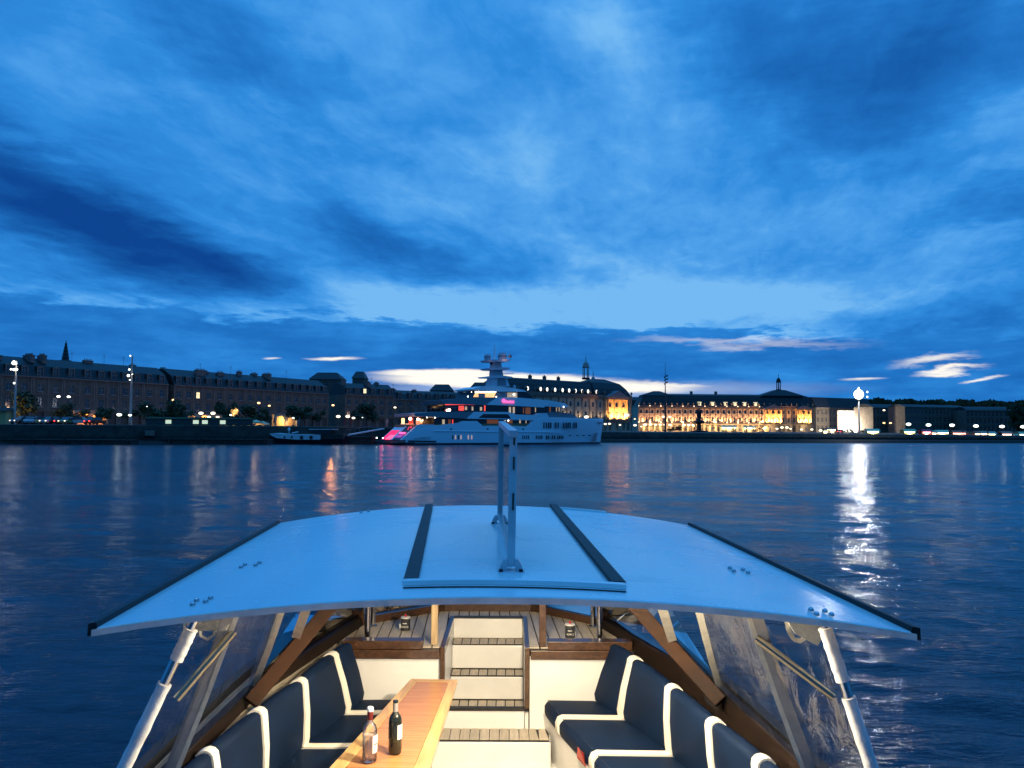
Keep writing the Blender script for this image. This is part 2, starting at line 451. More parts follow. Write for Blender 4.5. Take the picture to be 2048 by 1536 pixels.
WINL = {k: window_mesh(1.45, h, m_lit) for k, h in (('a', 2.6), ('b', 2.0))}
DORM = dormer_mesh(1.7, 1.9, 2.6, m_glass); DORML = dormer_mesh(1.7, 1.9, 2.6, m_lit)
CHIM = [chimney_mesh(w, 1.1, h) for w, h in ((1.6, 2.4), (2.6, 2.0), (3.6, 1.8))]
ORD = ['first', 'second', 'third', 'fourth', 'fifth', 'sixth', 'seventh', 'eighth', 'ninth', 'tenth', 'eleventh', 'twelfth', 'thirteenth', 'fourteenth', 'fifteenth', 'sixteenth', 'seventeenth', 'eighteenth', 'nineteenth', 'twentieth']
def depth_between(nodes, px):
    for a, b in zip(nodes, nodes[1:]):
        if px <= b[0] or b is nodes[-1]:
            u = (px-a[0])/(b[0]-a[0]); return 1/((1-u)/a[1]+u/b[1])
ROW = [(-150, 192), (0, 207), (335, 250), (660, 312), (830, 335), (1010, 356)]
def gp(px, Y, z): return Vector((dirx(px)*Y, Y, z))
def townhouse(px0, px1, lab, eave=13.3, ridge=18.4, lit=(), litd=(), chim=(0,), seed=0):
    rnd = random.Random(seed)
    z0 = .45
    a, b_ = gp(px0, depth_between(ROW, px0), z0), gp(px1, depth_between(ROW, px1), z0)
    L = (b_-a).length; rz = math.atan2(b_.y-a.y, b_.x-a.x)
    t_ = empty('townhouse', a, rz, label=lab, cat='house', group='stone townhouses along the far quay')
    H = eave-z0; n = max(2, round(L/4.0)); bw = L/n
    ops, wins = [], []
    for i in range(n):
        c = bw*(i+.5)
        wins.append((c, 8.9, 'b', 1)); wins.append((c, 4.9, 'a', 0))
        ops += [(c-.725, c+.725, 8.9, 10.9), (c-.725, c+.725, 4.9, 7.5), (c-1.15, c+1.15, .02, 3.5)]
    w = MB(); facade(w, L-.04, H, ops)
    local('wall', w, m_stone, t_)
    tr = MB()
    tr.box(0, L-.04, -.35, -.002, H-.35, H); tr.box(0, L-.04, -.2, -.002, 4.0, 4.25); tr.box(0, L-.04, -.12, -.002, 8.2, 8.4)
    for i in range(n+1):
        x = min(max(bw*i, .25), L-.3); tr.box(x-.2, x+.2, -.1, -.003, 4.26, H-.36)
    local('cornice', tr, m_trim, t_)
    for i in range(n):
        d = MB(); c = bw*(i+.5); d.mat(0).box(c-1.13, c+1.13, .33, .40, .03, 3.49)
        local('shop_front', d, mat('shop_dark', (.05, .045, .04), .5), t_)
    for k, (c, z, kind, fl) in enumerate(wins):
        L_ = (k//2, fl) in lit
        inst('window', (WINL if L_ else WIN)[kind], t_, (c, .12, z))
    R_h = ridge-eave
    rf = MB(); y1, z1 = 1.5, H+R_h*.55; y2, z2 = 5.5, H+R_h
    pr = [(0, -.1, H+.003), (0, y1, z1), (0, y2, z2), (0, 14-y2+1.5, z2-.3), (0, 13.9, H+.003)]
    rf.prism(pr, (L-.04, 0, 0)); local('roof', rf, m_slate, t_)
    for i in range(n):
        inst('dormer', DORML if i in litd else DORM, t_, (bw*(i+.5), .15, H+.45))
    for k, c in enumerate(chim):
        if rnd.random() < .22: continue
        me = CHIM[rnd.choice((0, 1, 1, 2))]; x = min(max(c*L, 1.2), L-1.2)
        inst('chimney', me, t_, (x, rnd.uniform(3, 7), z2-rnd.uniform(1.2, 2.3)), R(90) if rnd.random() < .5 else 0)
    if rnd.random() < .7:
        an = MB(); x = rnd.uniform(1, L-1); y = 5.5; an.tube([(x, y, z2-.2), (x, y, z2+2.6)], .045, 5)
        for q in range(3): an.bar((x-.6, y, z2+1.9+q*.3), (x+.6, y, z2+1.9+q*.3), .04)
        local('antenna', an, m_zinc, t_)
    return t_
bounds = [(-135, -70), (-70, 0), (0, 64), (64, 126), (126, 190), (190, 238), (238, 286), (286, 336), (347, 406), (406, 450), (450, 492), (492, 527), (527, 569), (569, 657), (690, 738), (738, 790), (790, 833), (833, 884), (884, 930), (930, 1008)]
lits = {7: ((), (2,)), 8: (((2, 1), (4, 1)), ()), 14: ((), (2,)), 15: (((3, 1),), ()), 16: ((), ())}
descr = {7: 'with one lit dormer left of the side street', 8: 'with two lit upper windows right of the side street', 14: 'with one glowing dormer right of the orange-lit alley', 15: 'with one lit upper window behind the tall round tree'}
for i, (p0, p1) in enumerate(bounds):
    l, d = lits.get(i, ((), ()))
    lab = f'{ORD[i]} stone townhouse of the quay row counted from its left end'
    if i in descr: lab = 'dark stone townhouse ' + descr[i]
    low = i >= 16
    townhouse(p0, p1, lab, eave=13.3-(1.2 if low else 0), ridge=18.4-(2.0 if low else 0)-(.5 if i > 13 else 0), lit=l, litd=d, chim=(0, .55) if i % 3 == 0 else (.04,), seed=i*5+1)
# buildings standing behind the row
def back_block(px0, px1, pyt, Y, lab, gable=True):
    a, b_ = gp(px0, Y, .4), gp(px1, Y, .4); top = atY((px0+px1)/2, pyt, Y).z
    t_ = empty('rear_building', a, 0, label=lab, cat='building'); L = b_.x-a.x; H = top-.4
    w = MB(); eave = H-(3 if gable else 1)
    ops = [(x, x+1.2, eave-3, eave-1) for x in [L*.2, L*.5, L*.75] if x+1.3 < L]
    facade(w, L, eave, ops, dep=10); local('wall', w, m_stone, t_)
    r = MB(); r.prism([(-.4, -.4, eave+.003), (L*.2, 3, H), (L*.8, 3, H), (L+.4, -.4, eave+.003)], [Vector((-.4, 10.4, eave+.003)), Vector((L*.2, 7, H)), Vector((L*.8, 7, H)), Vector((L+.4, 10.4, eave+.003))])
    local('roof', r, m_slate, t_)
    for o in ops: inst('window', WIN['b'], t_, (o[0]+.6, .12, o[2]), scale=(.8, 1, 1))
back_block(618, 682, 744, 345, 'tall house with hipped roof rising behind the row near the alley')
back_block(704, 727, 742, 345, 'square tower house with low pyramid roof above the row')
back_block(860, 905, 768, 380, 'small hip-roofed house showing over the low roofs left of the yacht')
back_block(940, 982, 764, 380, 'hip-roofed house just left of the yacht mast')
# slim church spire
sp_ = empty('church_spire', gp(128, 300, .4), 0, label='slim stepped church spire standing behind the left row', cat='spire')
b = MB(); zb = 18; zt = atY(128, 689, 300).z
b.prism([(-1.6, -1.6, 0), (1.6, -1.6, 0), (1.6, 1.6, 0), (-1.6, 1.6, 0)], (0, 0, 24)); local('tower', b, m_stone, sp_)
b = MB(); z = 24
for i in range(5):
    h_ = (zt-24)/5; r0 = 1.5-.25*i; b.lathe([(r0, z+.01), (r0*.7, z+h_*.7), (r0*.95, z+h_*.72), (r0*.8, z+h_)], (0, 0, 0), 8); z += h_
b.lathe([(.3, z), (.03, z+1.2)], (0, 0, 0), 6); local('steeple', b, m_slate, sp_)

# ------------------------------------------------------------------ the riverside palace: two wings
m_gold = (1.0, .44, .09)
def vase(b, x, y, z, s=1.0):
    b.lathe([(.22*s, z), (.12*s, z+.3*s), (.36*s, z+.75*s), (.30*s, z+1.1*s), (.10*s, z+1.3*s)], (x, y, 0), 8)
VASE = MB(); vase(VASE, 0, 0, 0, 1.5); VASEm = VASE.mesh('vase', [m_trim])
def palace(name, A, B, lab, H, ridge, nb, z0, pav=(), hipl=0, hipr=0, lit_dormers=(), arc_h=4.6, cut=.5, wm=m_stone2, dz_=0, oval=False):
    L = (B-A).length; rz = math.atan2(B.y-A.y, B.x-A.x)
    t_ = empty(name, A, rz, label=lab, cat='palace'); bw = L/nb
    ops = []
    for i in range(nb):
        c = bw*(i+.5); ops += [(c-.65, c+.65, arc_h+1.0, arc_h+4.2), (c-.65, c+.65, arc_h+6.4, arc_h+8.7), (c-1.1, c+1.1, .3, arc_h-.7)]
    w = MB(); facade(w, L, H, ops, dep=18); local('wall', w, wm, t_)
    WA, WB_ = window_mesh(1.28, 3.2, m_glass), window_mesh(1.28, 2.3, m_glass)
    arch = MB(); q = [(-1.1, 0, .3), (-1.1, 0, arc_h-1.8)]+[(-1.1*math.cos(math.pi*k/6), 0, arc_h-1.8+1.08*math.sin(math.pi*k/6)) for k in range(1, 6)]+[(1.1, 0, arc_h-1.8), (1.1, 0, .3)]
    arch.prism(q, (0, .05, 0)); AM = arch.mesh('arcade_bay', [mat('arcade_glazing', (.10, .08, .06), .5)])
    for i in range(nb):
        c = bw*(i+.5)
        inst('window', WA, t_, (c, .12, arc_h+1.0)); inst('window', WB_, t_, (c, .12, arc_h+6.4)); inst('arcade_bay', AM, t_, (c, .26, 0))
    tr = MB(); tr.box(-.1, L+.1, -.55, -.002, H-.55, H-.05); tr.box(-.05, L+.05, -.35, -.002, H-1.1, H-.56); tr.box(0, L, -.4, -.002, arc_h, arc_h+.4)
    tr.box(0, L, -.5, -.2, H+.0, H+.9)
    local('cornice', tr, m_trim, t_)
    for i in range(nb+1):
        x = min(max(bw*i, .35), L-.35); c = MB()
        c.box(x-.32, x+.32, -.22, -.003, arc_h+.42, H-1.12); c.box(x-.45, x+.45, -.3, -.003, arc_h+.41, arc_h+.9); c.box(x-.42, x+.42, -.32, -.004, H-1.6, H-1.13)
        local('pilaster', c, m_trim, t_); inst('vase', VASEm, t_, (x, -.35, H+.9))
    rf = MB(); hr = ridge-H; zc = H+hr*(1-cut*.3)
    y1, y2 = 3.0, 7.0
    P = lambda x0, x1, y0, y1_, z: [Vector((x0, y0, z)), Vector((x1, y0, z)), Vector((x1, y1_, z)), Vector((x0, y1_, z))]
    rf.loft([P(-.1, L+.1, -.1, 18.1, H+.004), P(hipl*.5, L-hipr*.5, 2.2, 15.8, H+hr*.62), P(hipl*.8, L-hipr*.8, 3.4, 14.6, H+hr*.86)])
    rf.loft([P(hipl*.8+.01, L-hipr*.8-.01, 3.45, 14.55, H+hr*.861), P(hipl*1.3, L-hipr*1.3, 8.9, 9.1, ridge)])
    local('roof', rf, m_slate, t_)
    zn = MB(); zn.box(hipl*.8, L-hipr*.8, 3.25, 3.5, H+hr*.85, H+hr*.88); local('roof_capping', zn, m_zinc, t_)
    return t_, L, bw
def pavilion(t_, x0, x1, H, arc_h, proj=1.2, nb=3, lights=1.0, wm=m_stone2, cyl=False):
    """projecting front with giant columns, pediment and uplit bays, written in wing coordinates"""
    wd = x1-x0; bw = wd/nb
    b = MB(); ops = []
    for i in range(nb):
        c = bw*(i+.5); ops += [(c-.75, c+.75, arc_h+6.6, arc_h+8.8), (c-.8, c+.8, arc_h+1, arc_h+4.4), (c-1.0, c+1.0, .3, arc_h-.8)]
    facade(b, wd, H, ops, rev=.5, dep=proj)
    for v in b.v: v.x += x0; v.y -= proj
    local('pavilion_wall', b, wm, t_)
    WA, WB_ = window_mesh(1.55, 3.4, m_glass), window_mesh(1.45, 2.2, m_glass)
    for i in range(nb):
        c = x0+bw*(i+.5); inst('window', WB_, t_, (c, -proj+.12, arc_h+6.6)); inst('window', WA, t_, (c, -proj+.12, arc_h+1))
    for i in range(nb+1):
        x = x0+min(max(bw*i, .55), wd-.55); c = MB(); c.lathe([(.62, arc_h+.5), (.62, arc_h+.9), (.46, arc_h+1.0), (.40, H-2.0), (.62, H-1.4), (.62, H-1.12)], (x, -proj-.62, 0), 12)
        local('column', c, m_trim, t_, smooth=True)
    tr = MB(); y = -proj-1.35
    tr.box(x0-.3, x1+.3, y, -proj-.002, H-1.1, H-.1); local('entablature', tr, m_trim, t_); tr = MB(); tr.box(x0-.2, x1+.2, y+.1, -proj-.002, arc_h, arc_h+.48)
    local('balcony_base', tr, m_trim, t_)
    pd = MB(); ph = wd*.22
    pd.prism([(x0-.5, y-.1, H-.09), (x1+.5, y-.1, H-.09), ((x0+x1)/2, y-.1, H+ph)], (0, 3.0, 0))
    local('pediment', pd, m_zinc, t_)
    M = basis(t_)
    for i in range(nb):
        c = M @ Vector((x0+bw*(i+.5), -proj-1.6, arc_h+.9))
        plamp(c, 12000*lights, m_gold, .25, 'facade_uplight', spot=150, aim=M @ Vector((x0+bw*(i+.5), -proj, arc_h+6)))
def cupola(t_, x, y, zb, w, hl, hd, m=None, cols_=6):
    m = m or m_dome
    b = MB(); b.lathe([(w*.95, zb), (w*.95, zb+.8), (w*.8, zb+.85)], (x, y, 0), 8); local('cupola_base', b, m_slate, t_)
    for k in range(cols_):
        a = 2*math.pi*k/cols_+.3; c = MB(); c.lathe([(.22, zb+.8), (.18, zb+hl)], (x+w*.68*math.cos(a), y+w*.68*math.sin(a), 0), 6); local('cupola_column', c, m, t_)
    d = MB(); d.lathe([(w*.86, zb+hl), (w*.9, zb+hl+.5), (w*.78, zb+hl+.55)]+[(w*.76*math.cos(math.pi/2*i/6), zb+hl+.6+hd*math.sin(math.pi/2*i/6)) for i in range(7)]+[(.25, zb+hl+hd+.7), (.14, zb+hl+hd+1.6), (.22, zb+hl+hd+1.9), (.03, zb+hl+hd+3.6)], (x, y, 0), 14)
    local('cupola_dome', d, m, t_, smooth=True)
# wing one (left): receding flank, golden pavilion, cupola
A1, B1 = gp(1000, 346, .2), gp(1263, 402, -.2); A1.z = B1.z = -.1
L1 = (B1-A1).length
H1 = atY(1150, 792, 379).z-A1.z
RD = atY(1120, 758, 372).z-A1.z
w1, L1, bw1 = palace('palace_wing', A1, B1, 'long slate-roofed palace wing with a golden floodlit pavilion and a domed lantern', H1, RD, 17, -.1, hipl=7, hipr=7, arc_h=4.6)
def along(A, B, px):
    s = dirx(px); d = B-A; k = (A.x-s*A.y)/(s*d.y-d.x); return k*d.length
xp0, xp1 = along(A1, B1, 1209), along(A1, B1, 1250)
pavilion(w1, xp0, xp1, H1, 4.6, lights=1.6)
# heavy roof over the pavilion and its lantern
cxp_ = along(A1, B1, 1206)
rf = MB(); P4 = lambda x0, x1, y0, y1, z: [Vector((x0, y0, z)), Vector((x1, y0, z)), Vector((x1, y1, z)), Vector((x0, y1, z))]
hr = RD-H1
rf.loft([P4(L1-27, L1+.25, -.3, 18.3, H1+.3), P4(L1-26, L1-2.2, 1.2, 17, H1+hr*.55), P4(L1-24.5, L1-5, 3, 15, H1+hr*.92)]); rf.loft([P4(L1-24.6, L1-5.1, 3, 15, H1+hr*.925), P4(L1-18.5, L1-11.5, 7, 11, H1+hr*1.22)])
local('pavilion_roof', rf, m_slate, w1)
zc = atY(1196, 758, 398).z-A1.z
cupola(w1, along(A1, B1, 1197), 8, H1+hr*1.15, 2.0, 5.6, 2.4)
cupola(w1, along(A1, B1, 1233), 15, H1+hr*1.0, 1.35, 1.0, 1.9, cols_=4)
for px in (1091, 1120, 1148):
    inst('chimney', CHIM[1], w1, (along(A1, B1, px), 10, RD-.8), R(30))
m_oc = mat('lit_oculus', (.9, .9, .8), .5, emis=(1, .93, .78), estr=2.2)
oc = MB(); oc.mat(0).prism([(.95*math.cos(a*math.pi/6), 0, 1.3+1.2*math.sin(a*math.pi/6)) for a in range(12)], (0, 1.6, 0)); oc.mat(1).prism([(.62*math.cos(a*math.pi/6), -.03, 1.3+.86*math.sin(a*math.pi/6)) for a in range(12)], (0, .025, 0))
OCm = oc.mesh('oculus_dormer', [m_trim, m_oc])
for px in (1055, 1081, 1094, 1110, 1125, 1138, 1151, 1164, 1176, 1193):
    inst('oculus_dormer', OCm, w1, (along(A1, B1, px), -.15, H1+.95))
M = basis(w1)
for px, pw in ((1131, 900), (1158, 900), (1176, 500), (1184, 500), (1201, 700), (1254, 1200)):
    x = along(A1, B1, px); plamp(M @ Vector((x, -1.3, 5.6)), pw*.6, (1, .72, .42), .2, 'facade_uplight', spot=140, aim=M @ Vector((x, 0, 10)))
# wing two (right)
A2, B2 = gp(1277, 520, -.4), gp(1626, 528, -.4)
H2 = atY(1400, 814, 522).z-A2.z; RD2 = atY(1420, 787, 523).z-A2.z
w2, L2, bw2 = palace('palace_wing', A2, B2, 'wide palace wing washed in amber light with a row of lit dormers', H2, RD2, 32, -.4, hipl=6, hipr=3, arc_h=5.0)
for a_, b_ in ((1527, 1563), (1591, 1621)):
    pavilion(w2, along(A2, B2, a_), along(A2, B2, b_), H2-.6, 5.0, lights=1.8)
rf = MB(); xa, xb = along(A2, B2, 1285), along(A2, B2, 1350)
rf.loft([P4(xa, xb, 1, 16, H2+.5), P4(xa+1, xb-1, 3, 14, H2+(RD2-H2)*.86)]); rf.loft([P4(xa+.5, xb-.5, 3, 14, H2+(RD2-H2)*.862), P4(xa+9, xb-8, 7, 10, RD2+1.6)])
local('corner_roof', rf, m_slate, w2)
rf = MB(); xc = along(A2, B2, 1569); rf.loft([P4(xc-14, xc+14, 2, 16, H2+(RD2-H2)*.9), P4(xc-3, xc+3, 6, 12, RD2+3.0)]); local('lantern_roof', rf, m_slate, w2)
cupola(w2, xc, 9, RD2+2.7, 1.9, 5.2, 2.5, m_slate)
for px in (1392, 1442): inst('chimney', CHIM[0], w2, (along(A2, B2, px), 10, RD2-1))
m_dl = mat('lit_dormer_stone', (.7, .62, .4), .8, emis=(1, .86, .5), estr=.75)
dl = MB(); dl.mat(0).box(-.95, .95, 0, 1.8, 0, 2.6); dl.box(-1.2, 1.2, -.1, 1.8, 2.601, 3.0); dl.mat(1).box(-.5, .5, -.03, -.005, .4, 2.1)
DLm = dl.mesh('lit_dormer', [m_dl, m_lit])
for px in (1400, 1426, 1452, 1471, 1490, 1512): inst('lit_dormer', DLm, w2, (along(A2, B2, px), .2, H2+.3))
M = basis(w2)
for i, px in enumerate(range(1284, 1528, 16)):
    x = along(A2, B2, px); plamp(M @ Vector((x, -1.2, 5.6)), 6000, (1, .48, .20), .25, 'facade_uplight', spot=130, aim=M @ Vector((x, -.1, 12)))
    plamp(M @ Vector((x+1.5, -2.2, 2.4)), 1200, (1, .60, .24), .3, 'arcade_lamp_light')
for px in (1540, 1575, 1605): plamp(M @ Vector((along(A2, B2, px), -4, 2.6)), 700, (1, .70, .35), .3, 'arcade_lamp_light')
# wing-two lamps standing on its balcony line and parapet (small glowing lanterns)
m_warm = mat('warm_lamp_globe', (1, .9, .7), .4, emis=(1, .80, .50), estr=2.4)
m_cool = mat('cool_lamp_globe', (1, 1, .95), .4, emis=(.95, 1, .86), estr=3.2)
m_orange = mat('orange_lamp_globe', (1, .7, .4), .4, emis=(1, .52, .20), estr=3.5)
lan = MB(); lan.sphere((0, 0, 0), .42, 8, 6); LAN = lan.mesh('wall_lantern', [m_warm])
for i in range(0, 33, 2):
    x = bw2*i
    if x < along(A2, B2, 1525): inst('wall_lantern', LAN, w2, (x, -.9, 5.8))
    if i < 24: inst('wall_lantern', LAN, w2, (x+.1, -.9, H2+.5), scale=(.6, .6, .8))
# dark block between the wings, and the right-hand blocks
def plain_block(name, px0, px1, Y0, Y1, pye, pyr, lab, nb, floors=3, wm=m_stone, cat='building', z0=-.6):
    A, B = gp(px0, Y0, z0), gp(px1, Y1, z0); L = (B-A).length; rz = math.atan2(B.y-A.y, B.x-A.x)
    H = atY((px0+px1)/2, pye, (Y0+Y1)/2).z-z0; Rg = atY((px0+px1)/2, pyr, (Y0+Y1)/2).z-z0
    t_ = empty(name, A, rz, label=lab, cat=cat); ops = []; bw = L/nb; fh = (H-1)/floors
    for i in range(nb):
        for k in range(floors): ops.append((bw*(i+.5)-.7, bw*(i+.5)+.7, .8+fh*k+.6, .8+fh*k+fh*.8))
    w = MB(); facade(w, L, H, ops, dep=14); local('wall', w, wm, t_)
    wmsh = window_mesh(1.38, fh*.8-.62, m_glass)
    for o in ops: inst('window', wmsh, t_, ((o[0]+o[1])/2, .12, o[2]+.01))
    c = MB(); c.box(-.1, L+.1, -.4, -.002, H-.45, H-.02); local('cornice', c, m_trim, t_)
    r = MB(); r.prism([(-.1, -.3, H), (-.1, 3.5, Rg-.4), (-.1, 7, Rg), (-.1, 10, Rg-.4), (-.1, 14, H)], (L+.2, 0, 0)); local('roof', r, m_slate, t_)
    return t_, L, H
plain_block('town_building', 1262, 1292, 560, 560, 800, 793, 'dark narrow house in the gap between the two palace wings', 3)
plain_block('town_building', 1632, 1744, 556, 580, 816, 795, 'tall dark-roofed block around the big white lit screen', 14)
p3, L3, H3 = plain_block('town_building', 1746, 1808, 520, 535, 815, 808, 'dim long block right of the floodlight mast with a lit corner window', 9)
plain_block('town_building', 1810, 1930, 505, 520, 814, 809, 'dim long low block behind the middle of the market stalls', 16)
plain_block('town_building', 1932, 2032, 500, 500, 820, 813, 'dim grey block at the far right end of the quay front', 12)
sc0 = empty('lit_screen', gp(1699, 545, -.6), 0, label='huge floodlit white screen, given its own glow, on the block beside the floodlight mast', cat='screen')
b = MB(); x0, x1 = gp(1676, 545, 0).x-gp(1699, 545, 0).x, gp(1722, 545, 0).x-gp(1699, 545, 0).x
zt, zb = atY(1699, 822, 545).z+.6, .5
b.box(x0, x1, 0, .5, zb, zt); local('screen_sheet', b, mat('screen_glow', (.8, .8, .75), .6, emis=(1, .98, .90), estr=1.15), sc0)  # floodlighting on the white sheet is put in as emission
b = MB(); b.box(x0-.5, x0-.02, -.2, .6, 0, zt+.5); b.box(x1+.02, x1+.5, -.2, .6, 0, zt+.5); b.box(x0, x1, -.2, .6, zt+.02, zt+.5); local('screen_frame', b, m_trim, sc0)
b = MB(); b.box(x0+2, x0+3, -.05, -.01, zt*.55, zt*.85); local('dark_banner', b, mat('banner_grey', (.08, .08, .07), .8), sc0)
plamp(Vector((gp(1690, 530, 0).x, 530, 3)), 60000, (1, .93, .75), 1.0, 'screen_floodlight')
# wooded rise on the right, and behind the town
m_leaf = [mat('leaf_dark', (.028, .045, .018), .8), mat('leaf_mid', (.045, .07, .025), .8), mat('leaf_pale', (.06, .085, .035), .8)]
m_bark = mat('bark', (.06, .05, .04), .9, nscale=4, namt=.3)
def foliage(b, c, r, n, rnd, sz=.35, flat=1.0, hole=.0):
    c = Vector(c)
    lumps = [(Vector((rnd.gauss(0, .45)*r, rnd.gauss(0, .45)*r, rnd.uniform(-.55, .75)*r*flat)), rnd.uniform(.32, .55)*r) for _ in range(11)]
    for _ in range(n):
        lc, lr = rnd.choice(lumps)
        d = Vector((rnd.gauss(0, 1), rnd.gauss(0, 1), rnd.gauss(0, 1))).normalized()
        p = c+lc+d*lr*(rnd.random()**.4)
        x = Vector((rnd.gauss(0, 1), rnd.gauss(0, 1), rnd.gauss(0, 1))).normalized(); y = x.cross(d+Vector((.1, .2, .3))).normalized()
        s = sz*rnd.uniform(.5, 1.2)
        b.mat(rnd.choice((0, 0, 1, 1, 2))); b.poly([p-x*s, p+y*s*.6, p+x*s, p-y*s*.6])
TREES = []
for k in range(4):
    rnd = random.Random(40+k); cr_ = MB(); foliage(cr_, (0, 0, 4.6), 3.3, 1500, rnd, .36, (.85, 1.1, .95, .8)[k])
    tk = MB(); tk.tube([(0, 0, 0), (.05, 0, 1.4), (0, .1, 3.0), (.1, 0, 5)], [.24, .19, .14, .05], 7)
    for q in range(5):
        a = q*1.3+k; tk.tube([(0, 0, 2.4+q*.25), (math.cos(a)*1.2, math.sin(a)*1.2, 3.8+q*.2), (math.cos(a)*2, math.sin(a)*2, 4.8+q*.2)], [.09, .06, .03], 5)
    TREES.append((cr_.mesh('crown', m_leaf, recalc=False), tk.mesh('trunk', [m_bark])))
def tree(px, py_top, Y, wpx, lab, k=0, grp='trees along the far quay'):
    z0 = qZ(px); z1 = atY(px, py_top, Y).z; h = z1-z0; wd = wpx/FPX*Y
    t_ = empty('tree', (dirx(px)*Y, Y, z0), k*1.7, label=lab, cat='tree', group=grp)
    c, tr = TREES[k % 4]; s = h/8.0; sx_ = wd/6.9
    inst('crown', c, t_, scale=(sx_, sx_, s)); inst('trunk', tr, t_, scale=(s, s, s)); return t_
for i, (px, py, Y, w, d) in enumerate([(34, 776, 168, 74, 'large dark round tree under the left floodlight mast'), (124, 803, 172, 56, 'round tree under the twin white street lamps'), (172, 818, 176, 40, 'low tree left of the glowing arches of the left houses'),
        (214, 812, 178, 44, 'low tree right of the glowing arches of the left houses'), (282, 800, 176, 66, 'broad dark tree below the second floodlight mast'), (336, 795, 180, 54, 'dark tree in front of the side street'),
        (366, 806, 186, 34, 'slender tree left of the cluster of warm globe lamps'), (452, 799, 186, 38, 'tree right of the cluster of warm globe lamps'), (493, 806, 190, 66, 'broad tree over the lit restaurant terrace'), (524, 812, 196, 30, 'small tree under the two amber lamps'),
        (602, 808, 190, 62, 'round tree between the gold archway and the alley'), (626, 816, 200, 40, 'low tree just left of the orange-lit alley'), (734, 802, 186, 62, 'large round tree behind the foot ramp near the yacht stern'), (-40, 790, 170, 60, 'dark tree at the left end of the quay')]):
    tree(px, py, Y, w, d, i)
for i, (px, py, Y, w, d) in enumerate([(1336, 856, 300, 18, 'small bushy tree at the foot of the sculptural mast'), (1344, 852, 300, 12, 'slim shrub tree just right of the sculptural mast'), (1360, 852, 310, 22, 'umbrella-shaped little tree before the amber wing'), (1688, 858, 320, 10, 'clipped small tree left of the red car'),
        (1700, 857, 325, 12, 'clipped small tree in front of the white screen'), (1722, 860, 320, 14, 'small tree at the foot of the floodlight mast'), (1743, 860, 320, 26, 'leafy green tree lit by the green-white lamps'), (1762, 860, 320, 24, 'second leafy tree right of the floodlight mast'), (1665, 858, 330, 12, 'clipped small tree right of the lit kiosk')]):
    tree(px, py, Y, w, d, i, 'small trees on the right-hand promenade')
def treeline(name, px0, px1, Y, f, lab, n=5000, sz=2.2):
    rnd = random.Random(int(px0)+9); b = MB()
    for _ in range(n):
        px = rnd.uniform(px0, px1); zt = atY(px, f(px), Y).z; z = -.8+(zt+.8)*(1-rnd.random()**2.2)
        p = Vector((dirx(px)*Y, Y+rnd.uniform(-6, 6), z)); x = Vector((rnd.gauss(0, 1), rnd.gauss(0, .3), rnd.gauss(0, 1))).normalized(); y = x.cross(Vector((0, 1, .2))).normalized(); s = sz*rnd.uniform(.5, 1.2)
        b.mat(rnd.choice((0, 0, 1))); b.poly([p-x*s, p+y*s*.7, p+x*s, p-y*s*.7])
    o = bpy.data.objects.new(name, b.mesh(name, m_leaf, recalc=False)); COL.objects.link(o); tag(o, lab, kind='stuff'); return o
treeline('distant_treeline', 1725, 2500, 640, lambda p: 803+2.2*math.sin(p*.11)+1.8*math.sin(p*.31)+(p-1740)*.012, 'dark distant tree line above the right-hand buildings', 6500)
treeline('riverside_trees', 2030, 2500, 420, lambda p: 815+2*math.sin(p*.2), 'dark clump of trees past the last building on the right', 2500)
hb = MB(); prev = None
for px in range(1100, 3001, 25):
    zt = atY(px, 809+3*math.sin(px*.01)+(4 if px < 1700 else 0), 900).z
    k = hb.add([(dirx(px)*850, 850, -1), (dirx(px)*900, 900, zt), (dirx(px)*1500, 1500, -1)])
    if prev is not None:
        for i in range(2): hb.face(prev+i, k+i, k+i+1, prev+i+1)
    prev = k
hb.build('far_hill', m_green, kind='structure', label='low dark hill far behind the right bank', smooth=True)
# ================================================================== super-yacht
m_ywhite = mat('yacht_paint', (.84, .88, .92), .25, spec=.5, coat=.4)
m_yhull = mat('yacht_hull_paint', (.76, .82, .88), .2, coat=.6)
m_yblue = mat('boot_topping', (.015, .02, .035), .4)
m_yglass = mat('yacht_tinted_glass', (.008, .009, .012), .06, spec=.8)
m_yteak = mat('yacht_teak', (.25, .16, .09), .7)
m_ygrey = mat('yacht_underside', (.20, .22, .25), .5)  # also paints the shading under the aft overhangs
m_dark = mat('black_rubber', (.012, .012, .014), .6)
def glow(name, c, s): return mat(name, tuple(min(1, x) for x in c), .5, emis=c, estr=s)
m_gam = glow('amber_saloon_light', (1, .50, .20), 1.2)
m_gcur = glow('lit_curtain', (1, .72, .42), .45)
m_gred = glow('red_light_strip', (1, .07, .05), 1.6)
m_gpink = glow('pink_neon', (1, .10, .32), 2.2)
m_gstern = glow('red_beach_club_light', (1, .015, .10), 1.0)
m_gwhite = glow('small_white_light', (1, .95, .85), 9)
m_gbrown = glow('dim_brown_interior', (.30, .10, .04), .35)
YA = R(31); YS = 158.0
O_ = Vector((dirx(784)*YS, YS, WATER)); ex = Vector((math.cos(YA), math.sin(YA), 0)); ey = Vector((-math.sin(YA), math.cos(YA), 0))
yt = empty('motor_yacht', O_, YA, label='long white motor yacht with stacked decks, radar domes and red-lit stern', cat='yacht')
def hitl(px, py, yl):
    d = ray(px, py); n = ey; p0 = O_+ey*yl
    w = d*(p0.dot(n)/d.dot(n))-O_
    return w.dot(ex), w.z
XB = hitl(1207, 838, 0)[0]; BM = 4.9
def bw(x, B=BM, start=.58, p=2.0):
    u = max(0, (x/XB-start)/(1-start)); return max(.06, B*(1-min(1, u)**p))
